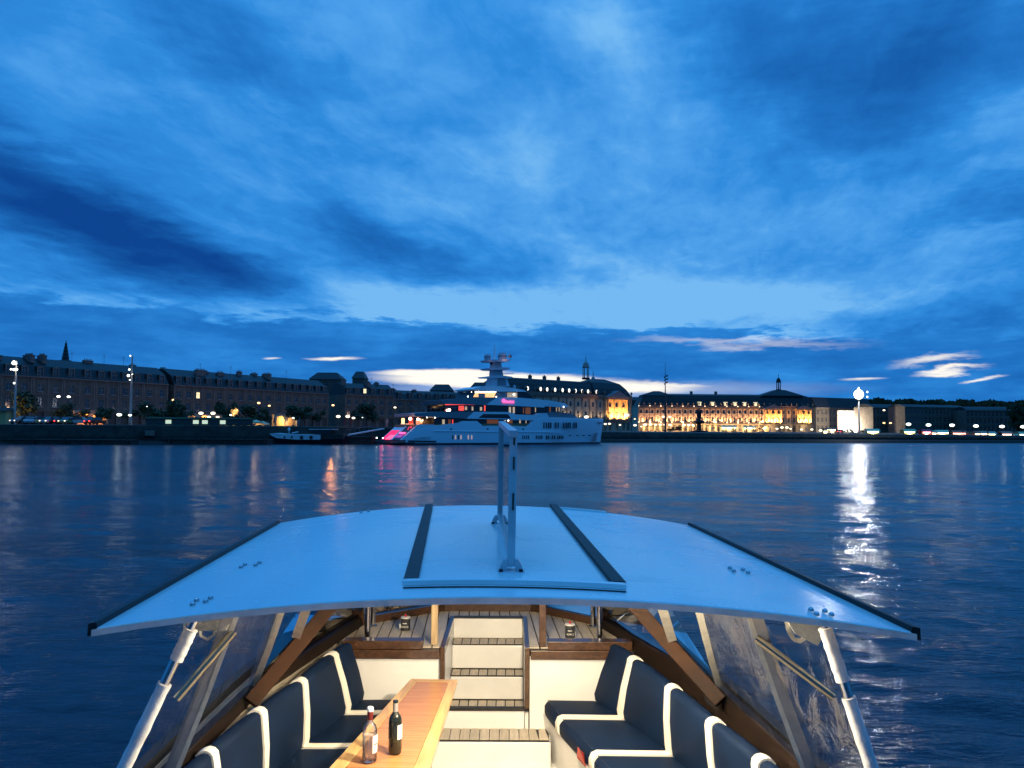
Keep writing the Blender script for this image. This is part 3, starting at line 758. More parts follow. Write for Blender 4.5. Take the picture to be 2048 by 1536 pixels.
def yx(px, py, B=BM, start=.58, p=2.0):
    x, z = hitl(px, py, -B)
    for _ in range(6): x, z = hitl(px, py, -bw(x, B, start, p))
    return x, z
def dens(pts, step=2.5):
    out = []
    for i, a in enumerate(pts):
        b = pts[(i+1) % len(pts)]; n = max(1, int(math.hypot(b[0]-a[0], b[1]-a[1])/step))
        for k in range(n): out.append((a[0]+(b[0]-a[0])*k/n, a[1]+(b[1]-a[1])*k/n))
    return out
def yslab(name, px, m, B=BM, start=.58, p=2.0, far=True, inset=0, parent=None, thick=None):
    """side outline given on the near side; the solid runs across the beam and narrows to the bow"""
    pts = [yx(a, b, B, start, p) for a, b in px]; pts = dens(pts, 3)
    near = [Vector((x, -bw(x, B, start, p)+inset, z)) for x, z in pts]
    if thick: fa = [Vector((v.x, v.y+thick, v.z)) for v in near]
    else: fa = [Vector((x, bw(x, B, start, p)-inset, z)) for x, z in pts]
    b = MB(); n = len(near); k = b.add(near); k2 = b.add(fa)
    b.face(*range(k, k+n)); b.face(*reversed(range(k2, k2+n)))
    for i in range(n): j = (i+1) % n; b.face(k+j, k+i, k2+i, k2+j)
    me = b.mesh(name, [m]); bm = bmesh.new(); bm.from_mesh(me)
    bmesh.ops.triangulate(bm, faces=[f for f in bm.faces if len(f.verts) > 4]); bm.to_mesh(me); bm.free()
    o = bpy.data.objects.new(name, me); COL.objects.link(o); o.parent = parent or yt; return o
def yplate(name, px, m, B=BM, start=.58, p=2.0, off=.03, parent=None):
    return yslab(name, px, m, B, start, p, inset=-off, thick=off+.04, parent=parent)
# hull: lofted, sheer traced along its near side
sheer = [(812, 880), (816, 878), (818, 871), (828, 860), (846, 856), (864, 852), (890, 849), (915, 846), (925, 842), (954, 842), (966, 852), (979, 851.5), (1000, 852), (1030, 852), (1053, 853), (1064, 844), (1078, 838), (1093, 834), (1150, 836), (1180, 837), (1200, 837.2), (1206.5, 837.5)]
b = MB(); secs = []
for px, py in sheer:
    x, z = yx(px, py); B = bw(x); u = max(0, (x/XB-.62)/.38)
    Bw = max(.05, B*(1-.55*u)); xw = x-(max(0, u-.0)**3)*1.0
    secs.append([(x, -B, z), (x, -B*1.0-.02, z-.4 if z > .9 else z-.1), (x-(x-xw)*.5, -(B*.45+Bw*.55), z*.45), (xw, -Bw, .32), (xw, -Bw*.97, -.9), (xw, 0, -1.6), (xw, Bw*.97, -.9), (xw, Bw, .32), (x-(x-xw)*.5, B*.45+Bw*.55, z*.45), (x, B+.02, z-.4 if z > .9 else z-.1), (x, B, z)])
b.loft(secs, closed=True)
hull = local('hull', b, m_yhull, yt, smooth=30)
b = MB(); xs_ = [s[3][0] for s in secs]
b.loft([[(s[3][0]+(.05 if i == len(secs)-1 else 0), s[3][1]*1.0-.035, .36), (s[3][0], s[3][1]-.04, -.5), (s[3][0], s[7][1]+.04, -.5), (s[3][0], s[7][1]+.035, .36)] for i, s in enumerate(secs)])
local('boot_stripe', b, m_yblue, yt)
b = MB(); b.box(-1.6, 2.6, -BM-.05, BM+.05, .22, .48); local('swim_platform', b, m_dark, yt)
yplate('platform_strip', [(816, 880.6), (872, 881.5), (872, 884), (816, 883.6)], m_dark, off=.2)
yplate('rub_rail', [(868, 861.4), (960, 862.4), (1126, 863.8), (1126, 865.2), (960, 863.8), (868, 862.6)], m_ywhite, off=.12)
pl = 0
def port(x, y0, y1, w=2.2, m=m_yglass): yplate('porthole', [(x-w/2, y0), (x+w/2, y0), (x+w/2, y1), (x-w/2, y1)], m, off=.03)
m_gport = glow('lit_porthole', (1, .62, .45), .38)
for x in (905.6, 911, 916.6, 922, 936.6, 943.4): port(x, 870.4, 878.6, 2.3, m_gport if x in (911, 922, 943.4, 936.6) else m_yglass)
for x in (1045.5, 1049.5, 1053.5, 1057.3, 1072.5, 1076.3, 1080, 1083.8, 1093.5, 1097.5, 1105, 1109, 1116, 1119.4, 1122.6, 1125.8): port(x, 871, 878.3, 2.0)
for x in (1088, 1092.6, 1097.2, 1101.6, 1111.6, 1116.6, 1127.6, 1132.2, 1136.6, 1140.6, 1148.4, 1152.8): port(x, 845, 856.6, 2.4)
for x in (1140, 1155, 1167, 1179): port(x, 870, 872, 4)
for x in (902, 975, 1046): yplate('fairlead', [(x-2, 857), (x+2, 857), (x+2, 859.5), (x-2, 859.5)], m_dark)
yplate('anchor_pocket', [(1190, 866), (1195, 865), (1192, 883), (1186, 883)], m_ygrey, off=.06)
# main deck: dark saloon band and aft terrace
yslab('main_deck', [(829, 849), (1068, 846), (1068, 856), (829, 856)], m_yteak, B=BM-.3)
yslab('main_saloon', [(926, 836), (1062, 837), (1062, 856), (926, 856)], m_yglass, B=BM-1.0)
for x, w, m in ((887, 4.6, m_gcur), (899, 5, m_gbrown), (905.5, 1.2, m_gred), (985, 22, m_gbrown), (1040, 3, m_gcur), (1020, 10, m_gbrown), (1052, 1.5, m_gcur)):
    yplate('saloon_window', [(x-w/2, 839), (x+w/2, 839), (x+w/2, 852), (x-w/2, 852)], m, B=BM-.98)
yslab('aft_saloon', [(868, 836), (926, 837), (926, 850), (868, 850)], m_yglass, B=BM-1.1)
# upper deck overhang, white belt and side screens
yslab('upper_deck_overhang', [(829, 826.5), (885, 822.8), (949, 823.6), (934, 837), (829, 832.5)], m_ygrey, B=BM-.1)  # grey slab carries the overhang's underside shading in its colour
yslab('upper_deck_belt', [(933, 837.4), (949, 823.5), (1019, 824), (1024, 828.5), (1071, 830), (1075.5, 826.4), (1093, 826), (1100, 836), (1068, 842), (1064, 840.5), (1000, 838.5)], m_ywhite)
yslab('deck_step', [(964, 838.5), (1066, 841), (1066, 846), (1061, 853.5), (1053, 854), (1064, 842)], m_ywhite, B=BM-.2)
yplate('inset_screen', [(957, 835.6), (967, 828.0), (1016, 828.4), (1021.5, 836.8)], m_yglass, off=.04)
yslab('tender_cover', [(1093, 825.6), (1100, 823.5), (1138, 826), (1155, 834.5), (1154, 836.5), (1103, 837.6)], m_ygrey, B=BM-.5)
yslab('upper_saloon', [(890, 809), (1121, 811), (1121, 828), (890, 825)], m_yglass, B=BM-.9)
for x, w, m, y0, y1 in ((922.5, 10, m_gred, 812, 821), (932, 4, m_gcur, 813, 820), (945, 3, m_gcur, 813, 821), (962, 4, m_gcur, 814, 821), (969.6, 2, m_gred, 811, 822), (1019.8, 4, m_gcur, 814, 826), (1027.6, 3.6, m_gcur, 814, 826), (1047, 2, m_gbrown, 815, 827), (1056, 10, m_gbrown, 815, 828), (1071, 1.4, m_gcur, 815, 824), (1100, 3, m_gbrown, 814, 824), (1113, 1.2, m_gcur, 815, 823), (1118.4, 1.2, m_gcur, 815, 823)):
    yplate('lounge_window', [(x-w/2, y0), (x+w/2, y0), (x+w/2, y1), (x-w/2, y1)], m, B=BM-.86)
yplate('light_strip', [(890, 808.6), (934, 808.2), (934, 809.6), (890, 809.9)], m_gred, B=BM-.6)
yplate('light_strip', [(936, 808.2), (949, 808.2), (949, 809.7), (936, 809.7)], m_gred, B=BM-.6)
# bridge deck
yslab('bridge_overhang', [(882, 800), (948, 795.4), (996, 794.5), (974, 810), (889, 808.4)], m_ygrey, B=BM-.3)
yslab('bridge_belt', [(972.5, 809.6), (994.5, 795), (1026, 794.6), (1071, 798), (1104, 801.5), (1130.6, 807), (1138, 813.4), (1129.4, 815), (1090, 812.6), (1088, 815), (1030, 811.6)], m_ywhite, B=BM-.2, start=.66)
yslab('wheelhouse', [(944, 795.6), (950, 783), (1052, 783.2), (1069, 798.4), (1026, 796)], m_yblue, B=BM-1.3)
yplate('wheelhouse_screen', [(1035.5, 785.6), (1051, 786), (1058, 797.4), (1035.5, 796.6)], m_yglass, B=BM-1.28)
yplate('wheelhouse_side', [(993, 784), (1013, 784), (1013, 795.4), (990, 795.4)], m_ygrey, B=BM-1.28)
for q in range(6):
    y = 785.4+q*1.75; yplate('window_blind', [(1014.5, y), (1034, y), (1034.6, y+1.1), (1014.2, y+1.1)], m_gcur, B=BM-1.2)
yplate('chart_lamp', [(1026.6, 787), (1029.4, 787), (1029.4, 790.6), (1026.6, 790.6)], m_gwhite, B=BM-1.15)
yplate('sky_lounge_window', [(946.5, 794), (951, 784.4), (992, 784.6), (988, 795)], m_gam, B=BM-1.27)
yplate('window_post', [(957, 787), (970, 787), (970, 794.8), (957, 794.8)], m_ygrey, B=BM-1.2)
yplate('sun_roof_glow', [(950, 783.2), (992, 783.2), (991, 785.0), (951, 785.0)], m_gwhite, B=BM-1.22)
yslab('sun_roof', [(945, 777.6), (964, 772.4), (984, 771), (1026, 776), (1048, 780), (1054, 783.4), (1000, 783.2), (946, 780)], m_ywhite, B=BM-1.0)
# stern: sloping transom with red beach club, dark panel and neon crest
xs1, zs1 = hitl(818, 868, -BM)
def tq(u, v, off=0):
    """point of the sloped transom: u across from far (0) to near (1), v up"""
    y = BM-2*BM*u; x = -.1+v*3.4; return Vector((x-.02-off, y, .95+v*2.9))
def tpatch(name, u0, u1, v0, v1, m, off=.05, th=.12):
    b = MB(); q = [tq(u0, v0, off), tq(u1, v0, off), tq(u1, v1, off), tq(u0, v1, off)]
    b.prism(q, [p+Vector((th, 0, 0)) for p in q]); return local(name, b, m, yt)
b = MB(); b.loft([[tq(0, 0), tq(1, 0), tq(1, 0)+Vector((6, 0, 0)), tq(0, 0)+Vector((6, 0, 0))], [tq(0, 1), tq(1, 1), tq(1, 1)+Vector((3.4, 0, 0)), tq(0, 1)+Vector((3.4, 0, 0))]]); local('transom', b, m_yhull, yt)
tpatch('beach_club_light', .04, .50, .0, .62, m_gstern)
for q in range(4): tpatch('stair_tread', .24, .48, .03+q*.08, .06+q*.08, glow('lit_pink_tread', (1, .25, .42), 1.3), .22, .1)
tpatch('transom_pillar', .50, .60, 0, 1, m_yhull, .2)
tpatch('crest_panel', .60, .93, 0, .98, m_yblue, .06)
tpatch('crest_step', .61, .88, .15, .32, glow('violet_glow', (.55, .08, .42), .55), .12, .1)
Mt = basis(yt)
def tmat(u, v, off):
    p = Mt @ tq(u, v, off); xa = (Mt.to_3x3() @ Vector((0, -1, 0))); up = (Mt.to_3x3() @ Vector((3.4, 0, 2.9)).normalized()); nn = xa.cross(up)
    return Matrix(((xa.x, up.x, nn.x, p.x), (xa.y, up.y, nn.y, p.y), (xa.z, up.z, nn.z, p.z), (0, 0, 0, 1)))
text('name_lettering', 'PEGASUS', .62, None, m_gpink, yt, align='CENTER', ext=.05) if False else None
def ytext(name, s, size, mw, m): return text(name, s, size, mw, m, yt, .04)
ytext('name_lettering', 'PEGASUS', .66, tmat(.765, .43, .25), m_gpink)
b = MB(); c0 = tq(.82, .76, .12); up = Vector((3.4, 0, 2.9)).normalized()
b.tube([c0+Vector((0, -1, 0))*(.48*math.cos(a*.7))+up*(.42*math.sin(a*.7)) for a in range(8)], .10, 6)
local('crest_ring', b, glow('dull_red_crest', (.75, .05, .10), .8), yt)
# neon on the bridge belt
x, z = yx(1014, 804, BM-.2, .66); p = Mt @ Vector((x+.35, -bw(x, BM-.2, .66)-.10, z)); xa, up = ex, Vector((0, 0, 1)); nn = xa.cross(up)
ytext('neon_lettering', 'PEGASUS', .62, Matrix(((xa.x, up.x, nn.x, p.x), (xa.y, up.y, nn.y, p.y), (xa.z, up.z, nn.z, p.z), (0, 0, 0, 1))), m_gpink)
x, z = yx(1007, 801.6, BM-.2, .66); b = MB(); b.tube([(x+.30*math.cos(a*.7), -bw(x, BM-.2, .66)-.1, z+.28*math.sin(a*.7)) for a in range(9)], .08, 6, caps=True); local('neon_emblem', b, m_gpink, yt)
x, z = yx(1199, 845.5); p = Mt @ Vector((x, -bw(x)-.12, z)); xa = (Mt.to_3x3() @ Vector((1, (bw(x-1)-bw(x+.2))/1.2*1.0, 0))).normalized(); nn = xa.cross(up)
ytext('bow_lettering', 'Pegasus', .62, Matrix(((xa.x, up.x, nn.x, p.x), (xa.y, up.y, nn.y, p.y), (xa.z, up.z, nn.z, p.z), (0, 0, 0, 1))), m_ygrey)
# radar mast with domes
def my(px, py): x, z = hitl(px, py, 0); return x, z
m_ymast = mat('mast_paint', (.50, .54, .60), .4)
def mprof(name, px, hw, m=m_ymast):
    b = MB(); q = [Vector((my(a, c)[0], -hw, my(a, c)[1])) for a, c in px]; b.prism(q, (0, 2*hw, 0)); return local(name, b, m, yt)
mprof('mast_base', [(977, 773), (981, 752), (1006, 752), (1013, 773)], 1.3)
mprof('mast_column', [(982, 752), (984, 724), (998, 724), (1003, 752)], .8)
mprof('mast_vent', [(988, 772), (989, 756), (1004, 756), (1006, 772)], 1.35, m_ygrey)
for pts, hw in (([(963, 754), (968, 756.5), (1013, 757), (1016, 754.5), (1000, 752.5), (982, 752)], 2.0), ([(967, 737.5), (974, 740.6), (1006, 741), (1012, 737), (1000, 735.8)], 1.9), ([(969, 720.6), (973, 724.6), (1006, 725), (1013, 720.2)], 2.0)):
    mprof('mast_platform', pts, hw)
for pts in ([(1000, 747.2), (1027, 747.0), (1027, 748), (1000, 748.6)], [(980, 726), (983, 726), (991, 733), (988, 735)], [(999, 757), (1003, 757), (1006, 768), (1002, 770)]):
    mprof('radar_arm', pts, .25, m_dark if pts[0][0] != 1000 else m_ywhite)
def dome(px, py, rpx, yo=0, m=mat('dome_paint', (.42, .45, .50), .4), nm='radar_dome'):
    x, z = my(px, py); r = rpx*.105; b = MB(); b.lathe([(r*.8, z-r*1.05), (r*.98, z-r*.55), (r, z), (r*.86, z+r*.5), (r*.5, z+r*.85), (.01, z+r)], (x, yo, 0), 16); b2 = MB()
    o = local(nm, b, m, yt, smooth=True)
    b2.lathe([(r*1.015, z-r*.2), (r*1.02, z-r*.05)], (x, yo, 0), 16); local('dome_band', b2, m_yblue, yt)
dome(978, 713, 7, .6); dome(1002.5, 712, 9, -.4); dome(1012, 712.5, 4.2, -1.6)
dome(1029, 773, 3, 0); 
x, z0_ = my(988.5, 724); z1_ = my(988.5, 689)[1]; b = MB(); b.tube([(x, 0, z0_), (x, 0, z1_)], [.22, .07], 8)
for q in range(4): b.bar((x-.35+.05*q, 0, z1_-.3-q*.7), (x+.35, 0, z1_-.3-q*.7), .09)
local('mast_pole', b, m_ywhite, yt)
# aft deck life: rails, loungers, lamps; davit lines
b = MB()
for (p, q) in (((848, 800), (862, 823)), ((834, 812), (840, 822)), ((848, 800), (845, 800))):
    xa_, za_ = yx(*p); xb_, zb_ = yx(*q); b.tube([(xa_, -3, za_), (xb_, -3, zb_)], .05, 5)
local('davit', b, m_ygrey, yt)
b = MB(); xa_, za_ = yx(833, 822, BM-.15); xb_, zb_ = yx(948, 818.6, BM-.15)
for q in range(13):
    x = xa_+(xb_-xa_)*q/12; z = za_+(zb_-za_)*q/12; b.bar((x, -BM+.3, z-.6), (x, -BM+.3, z+.45), .04)
b.bar((xa_, -BM+.3, za_+.45), (xb_, -BM+.3, zb_+.45), .05); local('deck_rail', b, m_ygrey, yt)
ysl = []
for px, py, w_, h_, m in ((806, 842, 6, 11, glow('yellow_lit_panel', (1, .72, .30), 1.6)), (814, 848, 26, 1.2, m_gcur), (822, 843, 9, 14, glow('red_lit_backdrop', (.45, .05, .03), .8)), (836, 845, 8, 10, glow('amber_backdrop', (.8, .30, .15), .8))):
    yplate('lit_aft_panel', [(px-w_/2, py-h_/2), (px+w_/2, py-h_/2), (px+w_/2, py+h_/2), (px-w_/2, py+h_/2)], m, B=BM-2.4)
BALL = MB().sphere((0, 0, 0), 1, 10, 8)
BM_W = BALL.mesh('deck_lamp', [m_gwhite]); BM_R = BALL.mesh('deck_lamp', [glow('warm_red_lamp', (1, .55, .40), 10)])
for px, py, r, me in ((820.5, 837.5, .30, BM_R), (836, 838.5, .26, BM_R), (898.5, 820, .28, BM_R), (894.5, 820.6, .2, BM_R), (854, 835, .10, BM_W), (870, 835, .12, BM_W), (845, 841, .09, BM_W), (936, 793, .11, BM_W), (992.5, 793.6, .11, BM_W), (1016.5, 841, .14, BM_W), (1127, 814, .12, BM_W), (753.4, 875.6, .11, BM_W), (766, 876, .1, BM_W), (1060, 849, .14, BM_W), (943, 784, .07, BM_W)):
    x, z = hitl(px, py, -BM+.4); inst('deck_lamp', me, yt, (x, -BM+.4, z), scale=(r, r, r))
for px, py, y, pw, c in ((822, 840, -3.6, 60, (1, .30, .18)), (862, 838, -3.4, 60, (1, .6, .35)), (905, 818, -3.4, 140, (1, .2, .12)), (1012, 716, -2.6, 16, (1, .6, .45)), (975, 729, -2.4, 12, (1, .65, .5))):
    x, z = hitl(px, py, y); plamp(Mt @ Vector((x, y, z)), pw, c, .25, 'deck_light')
plamp(Mt @ Vector((-1.6, 1.0, 2.0)), 35, (1, .05, .16), .3, 'stern_light')

# ================================================================== barge and landing stage
Yb = 160
bz = empty('river_barge', (dirx(600)*Yb, Yb, WATER), 0, label='low black barge with long white cabin moored left of the yacht', cat='barge')
def bl(px, py, Y=Yb): p = atY(px, py, Y)-Vector(bz.location); return p.x, p.z
def bslab(name, px, m, y0, y1):
    b = MB(); b.prism([Vector((bl(a, c)[0], y0, bl(a, c)[1])) for a, c in px], (0, y1-y0, 0)); return local(name, b, m, bz)
m_bblk = mat('barge_black', (.012, .012, .015), .5); m_bwh = mat('barge_white', (.62, .64, .66), .45, nscale=3, namt=.08)
hb_ = MB(); secs = []
for px, w, top in ((541, .2, 868.5), (547, 1.2, 870), (556, 1.9, 871), (600, 2.2, 879), (690, 2.2, 878), (694, 1.4, 877)):
    x, z = bl(px, top); secs.append([(x, -w, z), (x, -w*.8, -.3), (x, w*.8+4, -.3), (x, w+4, z)])
hb_.loft(secs, closed=True); local('hull', hb_, m_bblk, bz)
bslab('cabin', [(546, 867), (556, 866), (575, 868), (646, 869.5), (646, 879), (600, 879), (560, 876), (549, 871)], m_bwh, -2.25, 6)
for px, r in ((575.5, 0), (589.8, 0)):
    x, z = bl(px, 874); b = MB(); b.prism([(x+.2*math.cos(a*math.pi/6), -2.30, z+.2*math.sin(a*math.pi/6)) for a in range(12)], (0, .04, 0)); local('porthole', b, m_yglass, bz)
for px in (609, 628): bslab('window', [(px-3, 871.4), (px+3, 871.4), (px+3, 878), (px-3, 878)], m_yglass, -2.31, -2.26)
bslab('wheelhouse_roof', [(622, 857.8), (668, 858), (668, 859.4), (622, 859.4)], m_bwh, -1.8, 4)
bslab('wheelhouse', [(630, 859.6), (662, 859.6), (664, 868), (628, 868)], m_yglass, -1.2, 3)
bslab('aft_house', [(646.5, 868), (690, 868), (690, 878), (646.5, 878)], m_timber, -2.0, 5.5)
b = MB(); x, z = bl(578, 868); b.tube([(x, 0, z), (x, 0, z+1.6)], .06, 6); b.sphere((x, 0, z+.9), .28, 8, 6); x2, z2 = bl(590, 866); b.bar((x2-.6, 0, z2), (x2+.6, .2, z2+.25), .2); local('deck_gear', b, m_bwh, bz)
def pontoon(px0, px1, pt, pb, Y, lab, m=m_timber):
    t_ = empty('landing_stage', (dirx((px0+px1)/2)*Y, Y, WATER), 0, label=lab, cat='landing stage')
    zt = atY((px0+px1)/2, pt, Y).z-WATER; zb = -.4; w = (px1-px0)/FPX*Y/2
    b = MB(); b.box(-w, w, 0, 3.5, zb, zt*.82); local('float', b, m, t_)
    b = MB(); b.box(-w-.1, w+.1, -.12, 3.6, zt*.82+.003, zt); local('deck', b, m_timber, t_)
    n = int(w*2/5)
    for i in range(n+1):
        b = MB(); x = -w+.3+(2*w-.6)*i/max(1, n); b.tube([(x, -.25, -1), (x, -.25, zt+.55)], .16, 8); local('mooring_post', b, m_timber, t_)
    return t_
pontoon(-60, 262, 879, 888, 143.0, 'long dark timber landing stage at the foot of the left embankment')
pontoon(275, 536, 878, 888, 151.0, 'dark landing stage left of the white-cabined barge')
pontoon(664, 748, 873, 887, 160.0, 'dark pontoon between the barge and the yacht stern')
b = MB(); t_ = empty('foot_ramp', atY(722, 865, 164), 0, label='pale sloping footbridge going down to the pontoon beside the yacht stern', cat='ramp')
pA, pB = atY(692, 870.5, 163), atY(766, 857.5, 167); b.bar(pA, pB, 1.6, .18); b2 = MB()
for k in range(9):
    p = pA.lerp(pB, k/8); b2.bar(p+Vector((0, -.8, .1)), p+Vector((0, -.8, 1.0)), .05)
b2.bar(pA+Vector((0, -.8, 1.0)), pB+Vector((0, -.8, 1.0)), .07)
b.build('walkway', m_bwh, t_); b2.build('railing', m_zinc, t_)
kz = empty('quay_kiosk', atY(291, 871, 150.5), 0, label='small pale box shed on the landing stage at the left', cat='shed'); b = MB(); q0 = atY(279, 871, 150.5); q1 = atY(301, 862.5, 150.5)
b.box(q0.x, q1.x-1.0, 150.5, 152, q0.z, q1.z); b.build('shed_wall', m_wall, kz); b = MB(); b.box(q1.x-.98, q1.x+.1, 150.4, 152, q0.z, q1.z+.15); b.build('shed_door', m_trim, kz)

# ================================================================== lamps, masts
GL = {k: MB().sphere((0, 0, 0), 1, 12, 8).mesh('globe', [m]) for k, m in (('w', m_warm), ('c', m_cool), ('o', m_orange))}
m_pole = mat('pole_paint', (.05, .055, .06), .5, metal=.3)
PC = {'w': (1, .72, .42), 'c': (.92, 1, .88), 'o': (1, .50, .20)}
def lamp(px, py, Y, rpx, kind, lab, power=0, hang=False, grp='street lamps of the far bank', z0=None):
    p = atY(px, py, Y); r = rpx*.84/FPX*Y; z0 = qZ(px) if z0 is None else z0
    t_ = empty('street_lamp', (p.x, p.y, z0), 0, label=lab, cat='street lamp', group=grp)
    h = p.z-z0
    inst('globe', GL[kind], t_, (0, 0, h), scale=(r*1.12, r*1.12, r*.66))
    b = MB(); b.tube([(.0, 0, 0), (0, 0, .5), (0, 0, h-r*.85)], [.09, .06, .045], 6); b.lathe([(.22, 0), (.16, .25), (.08, .4)], (0, 0, 0), 8); local('pole', b, m_pole, t_)
    b = MB(); b.lathe([(r*.45, h+r*.64), (r*.3, h+r*.85), (.02, h+r*1.25)], (0, 0, 0), 8); local('cap', b, m_pole, t_)
    if power: plamp((p.x, p.y-r-.15, p.z), power*.035, PC[kind], .25, 'street_and_fill_light')
    return t_
for a in [(117, 793, 176, 3.6, 'c', 'left one of the twin white lamps high over the second tree', 250), (137.5, 793.5, 176, 3.6, 'c', 'right one of the twin white lamps high over the second tree', 250),
          (238.5, 829.5, 160, 5.0, 'c', 'large white globe lamp right of the lit arches', 420), (260, 830.5, 162, 3.4, 'c', 'smaller white globe lamp under the second floodlight mast', 150),
          (346, 800, 190, 3.4, 'o', 'single amber lamp at the mouth of the side street', 250), (517.5, 806, 190, 3.4, 'o', 'upper amber lamp over the restaurant terrace', 250), (538.5, 811.5, 190, 2.8, 'o', 'lower amber lamp left of the gold archway', 120),
          (402, 826.5, 165, 5.0, 'w', 'left of the two tall warm globes above the tram', 900), (426, 826.5, 165, 5.0, 'w', 'right of the two tall warm globes above the tram', 900), (418, 834, 168, 3.8, 'w', 'small warm globe between and below the two tall globes', 300), (435.5, 834.5, 168, 3.9, 'w', 'small warm globe at the right of the globe cluster', 300),
          (461.5, 830, 172, 2.6, 'c', 'little white lamp left of the restaurant terrace', 60), (586.5, 836, 170, 2.4, 'c', 'little white lamp right of the gold archway', 60),
          (666, 810.5, 200, 3.0, 'o', 'single amber lamp high on the alley corner', 200), (676.5, 833, 168, 4.6, 'w', 'left one of three warm globes before the alley', 700), (695.5, 833, 168, 4.6, 'w', 'middle one of three warm globes before the alley', 500), (707, 836, 168, 3.6, 'w', 'right one of three warm globes before the alley', 250),
          (790, 815, 200, 2.9, 'w', 'warm lamp in front of the houses above the yacht stern', 160), (294, 813, 170, 1.4, 'c', 'tiny white lamp in the broad dark tree below the mast', 0), (16, 816, 158, 4.0, 'o', 'orange lamp under the leftmost tree', 800), (725, 835, 172, 1.3, 'c', 'tiny white lamp in the large round tree', 0),
          (1172.5, 834, 330, 4.8, 'w', 'large pinkish lamp in front of the receding palace wing', 900), (1253.5, 830, 330, 5.2, 'w', 'large warm lamp at the right corner of the golden pavilion', 900),
          (1210.5, 848, 300, 3.0, 'w', 'left lamp of the pair under the golden pavilion', 120), (1219, 847.5, 300, 3.0, 'w', 'right lamp of the pair under the golden pavilion', 120), (1240, 850, 300, 2.4, 'w', 'small lamp under the right bay of the golden pavilion', 60),
          (1270, 850.5, 300, 3.6, 'w', 'warm lamp in the gap between the palace wings', 200), (1282.5, 853, 290, 2.2, 'w', 'small lamp right of the gap between the palace wings', 60), (1269.5, 838, 340, 2.0, 'w', 'upper small lamp in the gap between the palace wings', 40)]:
    lamp(*a)
k = 0
for px, py, r in ((1290, 849.5, 4.0), (1301, 849, 3.4), (1311, 849.5, 3.0), (1320.5, 849.5, 3.2), (1330, 849.5, 3.2), (1340, 850, 3.4), (1368, 850, 3.6), (1377.5, 850, 3.4), (1386, 850.5, 3.4), (1327, 833.8, 3.6), (1340, 834, 3.4), (1528, 857, 3.0), (1554, 857.5, 3.0), (1564, 855, 3.6), (1574, 855, 3.6), (1581, 857.6, 2.4), (1603, 859, 3.0), (1623.5, 859, 3.0), (1641, 861, 3.4)):
    lab = f'{ORD[k]} warm lamp before the amber palace wing counted from its left end'; k += 1
    lamp(px, py, 330, r, 'w', lab, 500 if k % 3 == 0 else 0, grp='lamps in front of the amber palace wing')
for i, (px, py) in enumerate(((1817, 848.5), (1857, 850), (1904, 850.5), (1952, 852), (2004, 853), (2046, 853.5))):
    lamp(px, py, 300, 5.0, 'c', f'{ORD[i]} of six flat green-white lamps above the market stalls from the left', 700, grp='row of green-white lamps over the market stalls')
for i, (px, py, k_) in enumerate(((1768, 846, 'o'), (1781, 846, 'o'), (1768, 820.5, 'w'))):
    lamp(px, py, 500, 2.6, k_, ('left lit lamp at the corner of the dim long block', 'right orange lamp at the corner of the dim long block', 'small twin lamp high on the dim long block')[i], 0, grp='lamps on the dim right-hand block')
# added spots without fixtures, washing the left house fronts in warm light
for px in (20, 110, 200, 300, 400, 475, 545, 630, 720, 780):
    Y = depth_between(ROW, px)-22; q = Vector((dirx(px)*Y+6, Y, 6.0)); plamp(q, 520, (1, .64, .40), .3, 'street_and_fill_light', spot=150, aim=q+Vector((-9, 16, 1.0)))
def floodmast(px, heads, Y, lab, power, top=None):
    z0 = qZ(px); t_ = empty('floodlight_mast', (dirx(px)*Y, Y, z0), 0, label=lab, cat='floodlight mast', group='tall floodlight masts on the quay')
    zt = atY(px, top, Y).z-z0; b = MB(); b.tube([(0, 0, 0), (0, 0, zt)], [.30, .12], 8); local('pole', b, mat('mast_steel', (.35, .34, .32), .5), t_)
    for hx, hy, r in heads:
        p = atY(hx, hy, Y); rr = r/FPX*Y; q = Vector((p.x-dirx(px)*Y, -.5, p.z-z0))
        inst('floodlight', GL['c'], t_, q, scale=(rr, rr*.7, rr))
        b = MB(); b.bar((0, 0, q.z), (q.x, -.4, q.z), .10); b.box(q.x-rr*.7, q.x+rr*.7, -.42, -.30, q.z-rr*.6, q.z+rr*.6); local('bracket', b, m_pole, t_)
    return t_
floodmast(30, [(31, 726, 4.2), (35, 727.5, 2.0), (25, 739, 1.8), (31, 739.5, 2.6), (37, 739, 1.8), (31.5, 766.5, 2.0)], 158, 'tall white-lit floodlight mast at the far left', 0, 722)
plamp(atY(31, 726, 156.6), 160, (1, .93, .85), .5, 'floodlight_lamp'); plamp(atY(31, 740, 157), 50, (1, .85, .6), .3, 'floodlight_lamp')
floodmast(262, [(263, 712, 1.5), (261, 739.5, 2.0), (259, 751.5, 2.7), (267, 749, 1.2), (262, 760, 1.4)], 165, 'slimmer floodlight mast over the broad tree on the left', 0, 711)
plamp(atY(260, 752, 163.5), 25, (1, .75, .5), .3, 'floodlight_lamp')
big = floodmast(1718, [(1716, 789, 10), (1716, 776.5, 1.8), (1733, 784, 1.8), (1733, 794, 1.8)], 228, 'dazzling white floodlight mast right of the palace', 0, 776)
plamp(atY(1716, 789, 226.4), 4600, (.95, .97, 1.0), .55, 'floodlight_lamp')
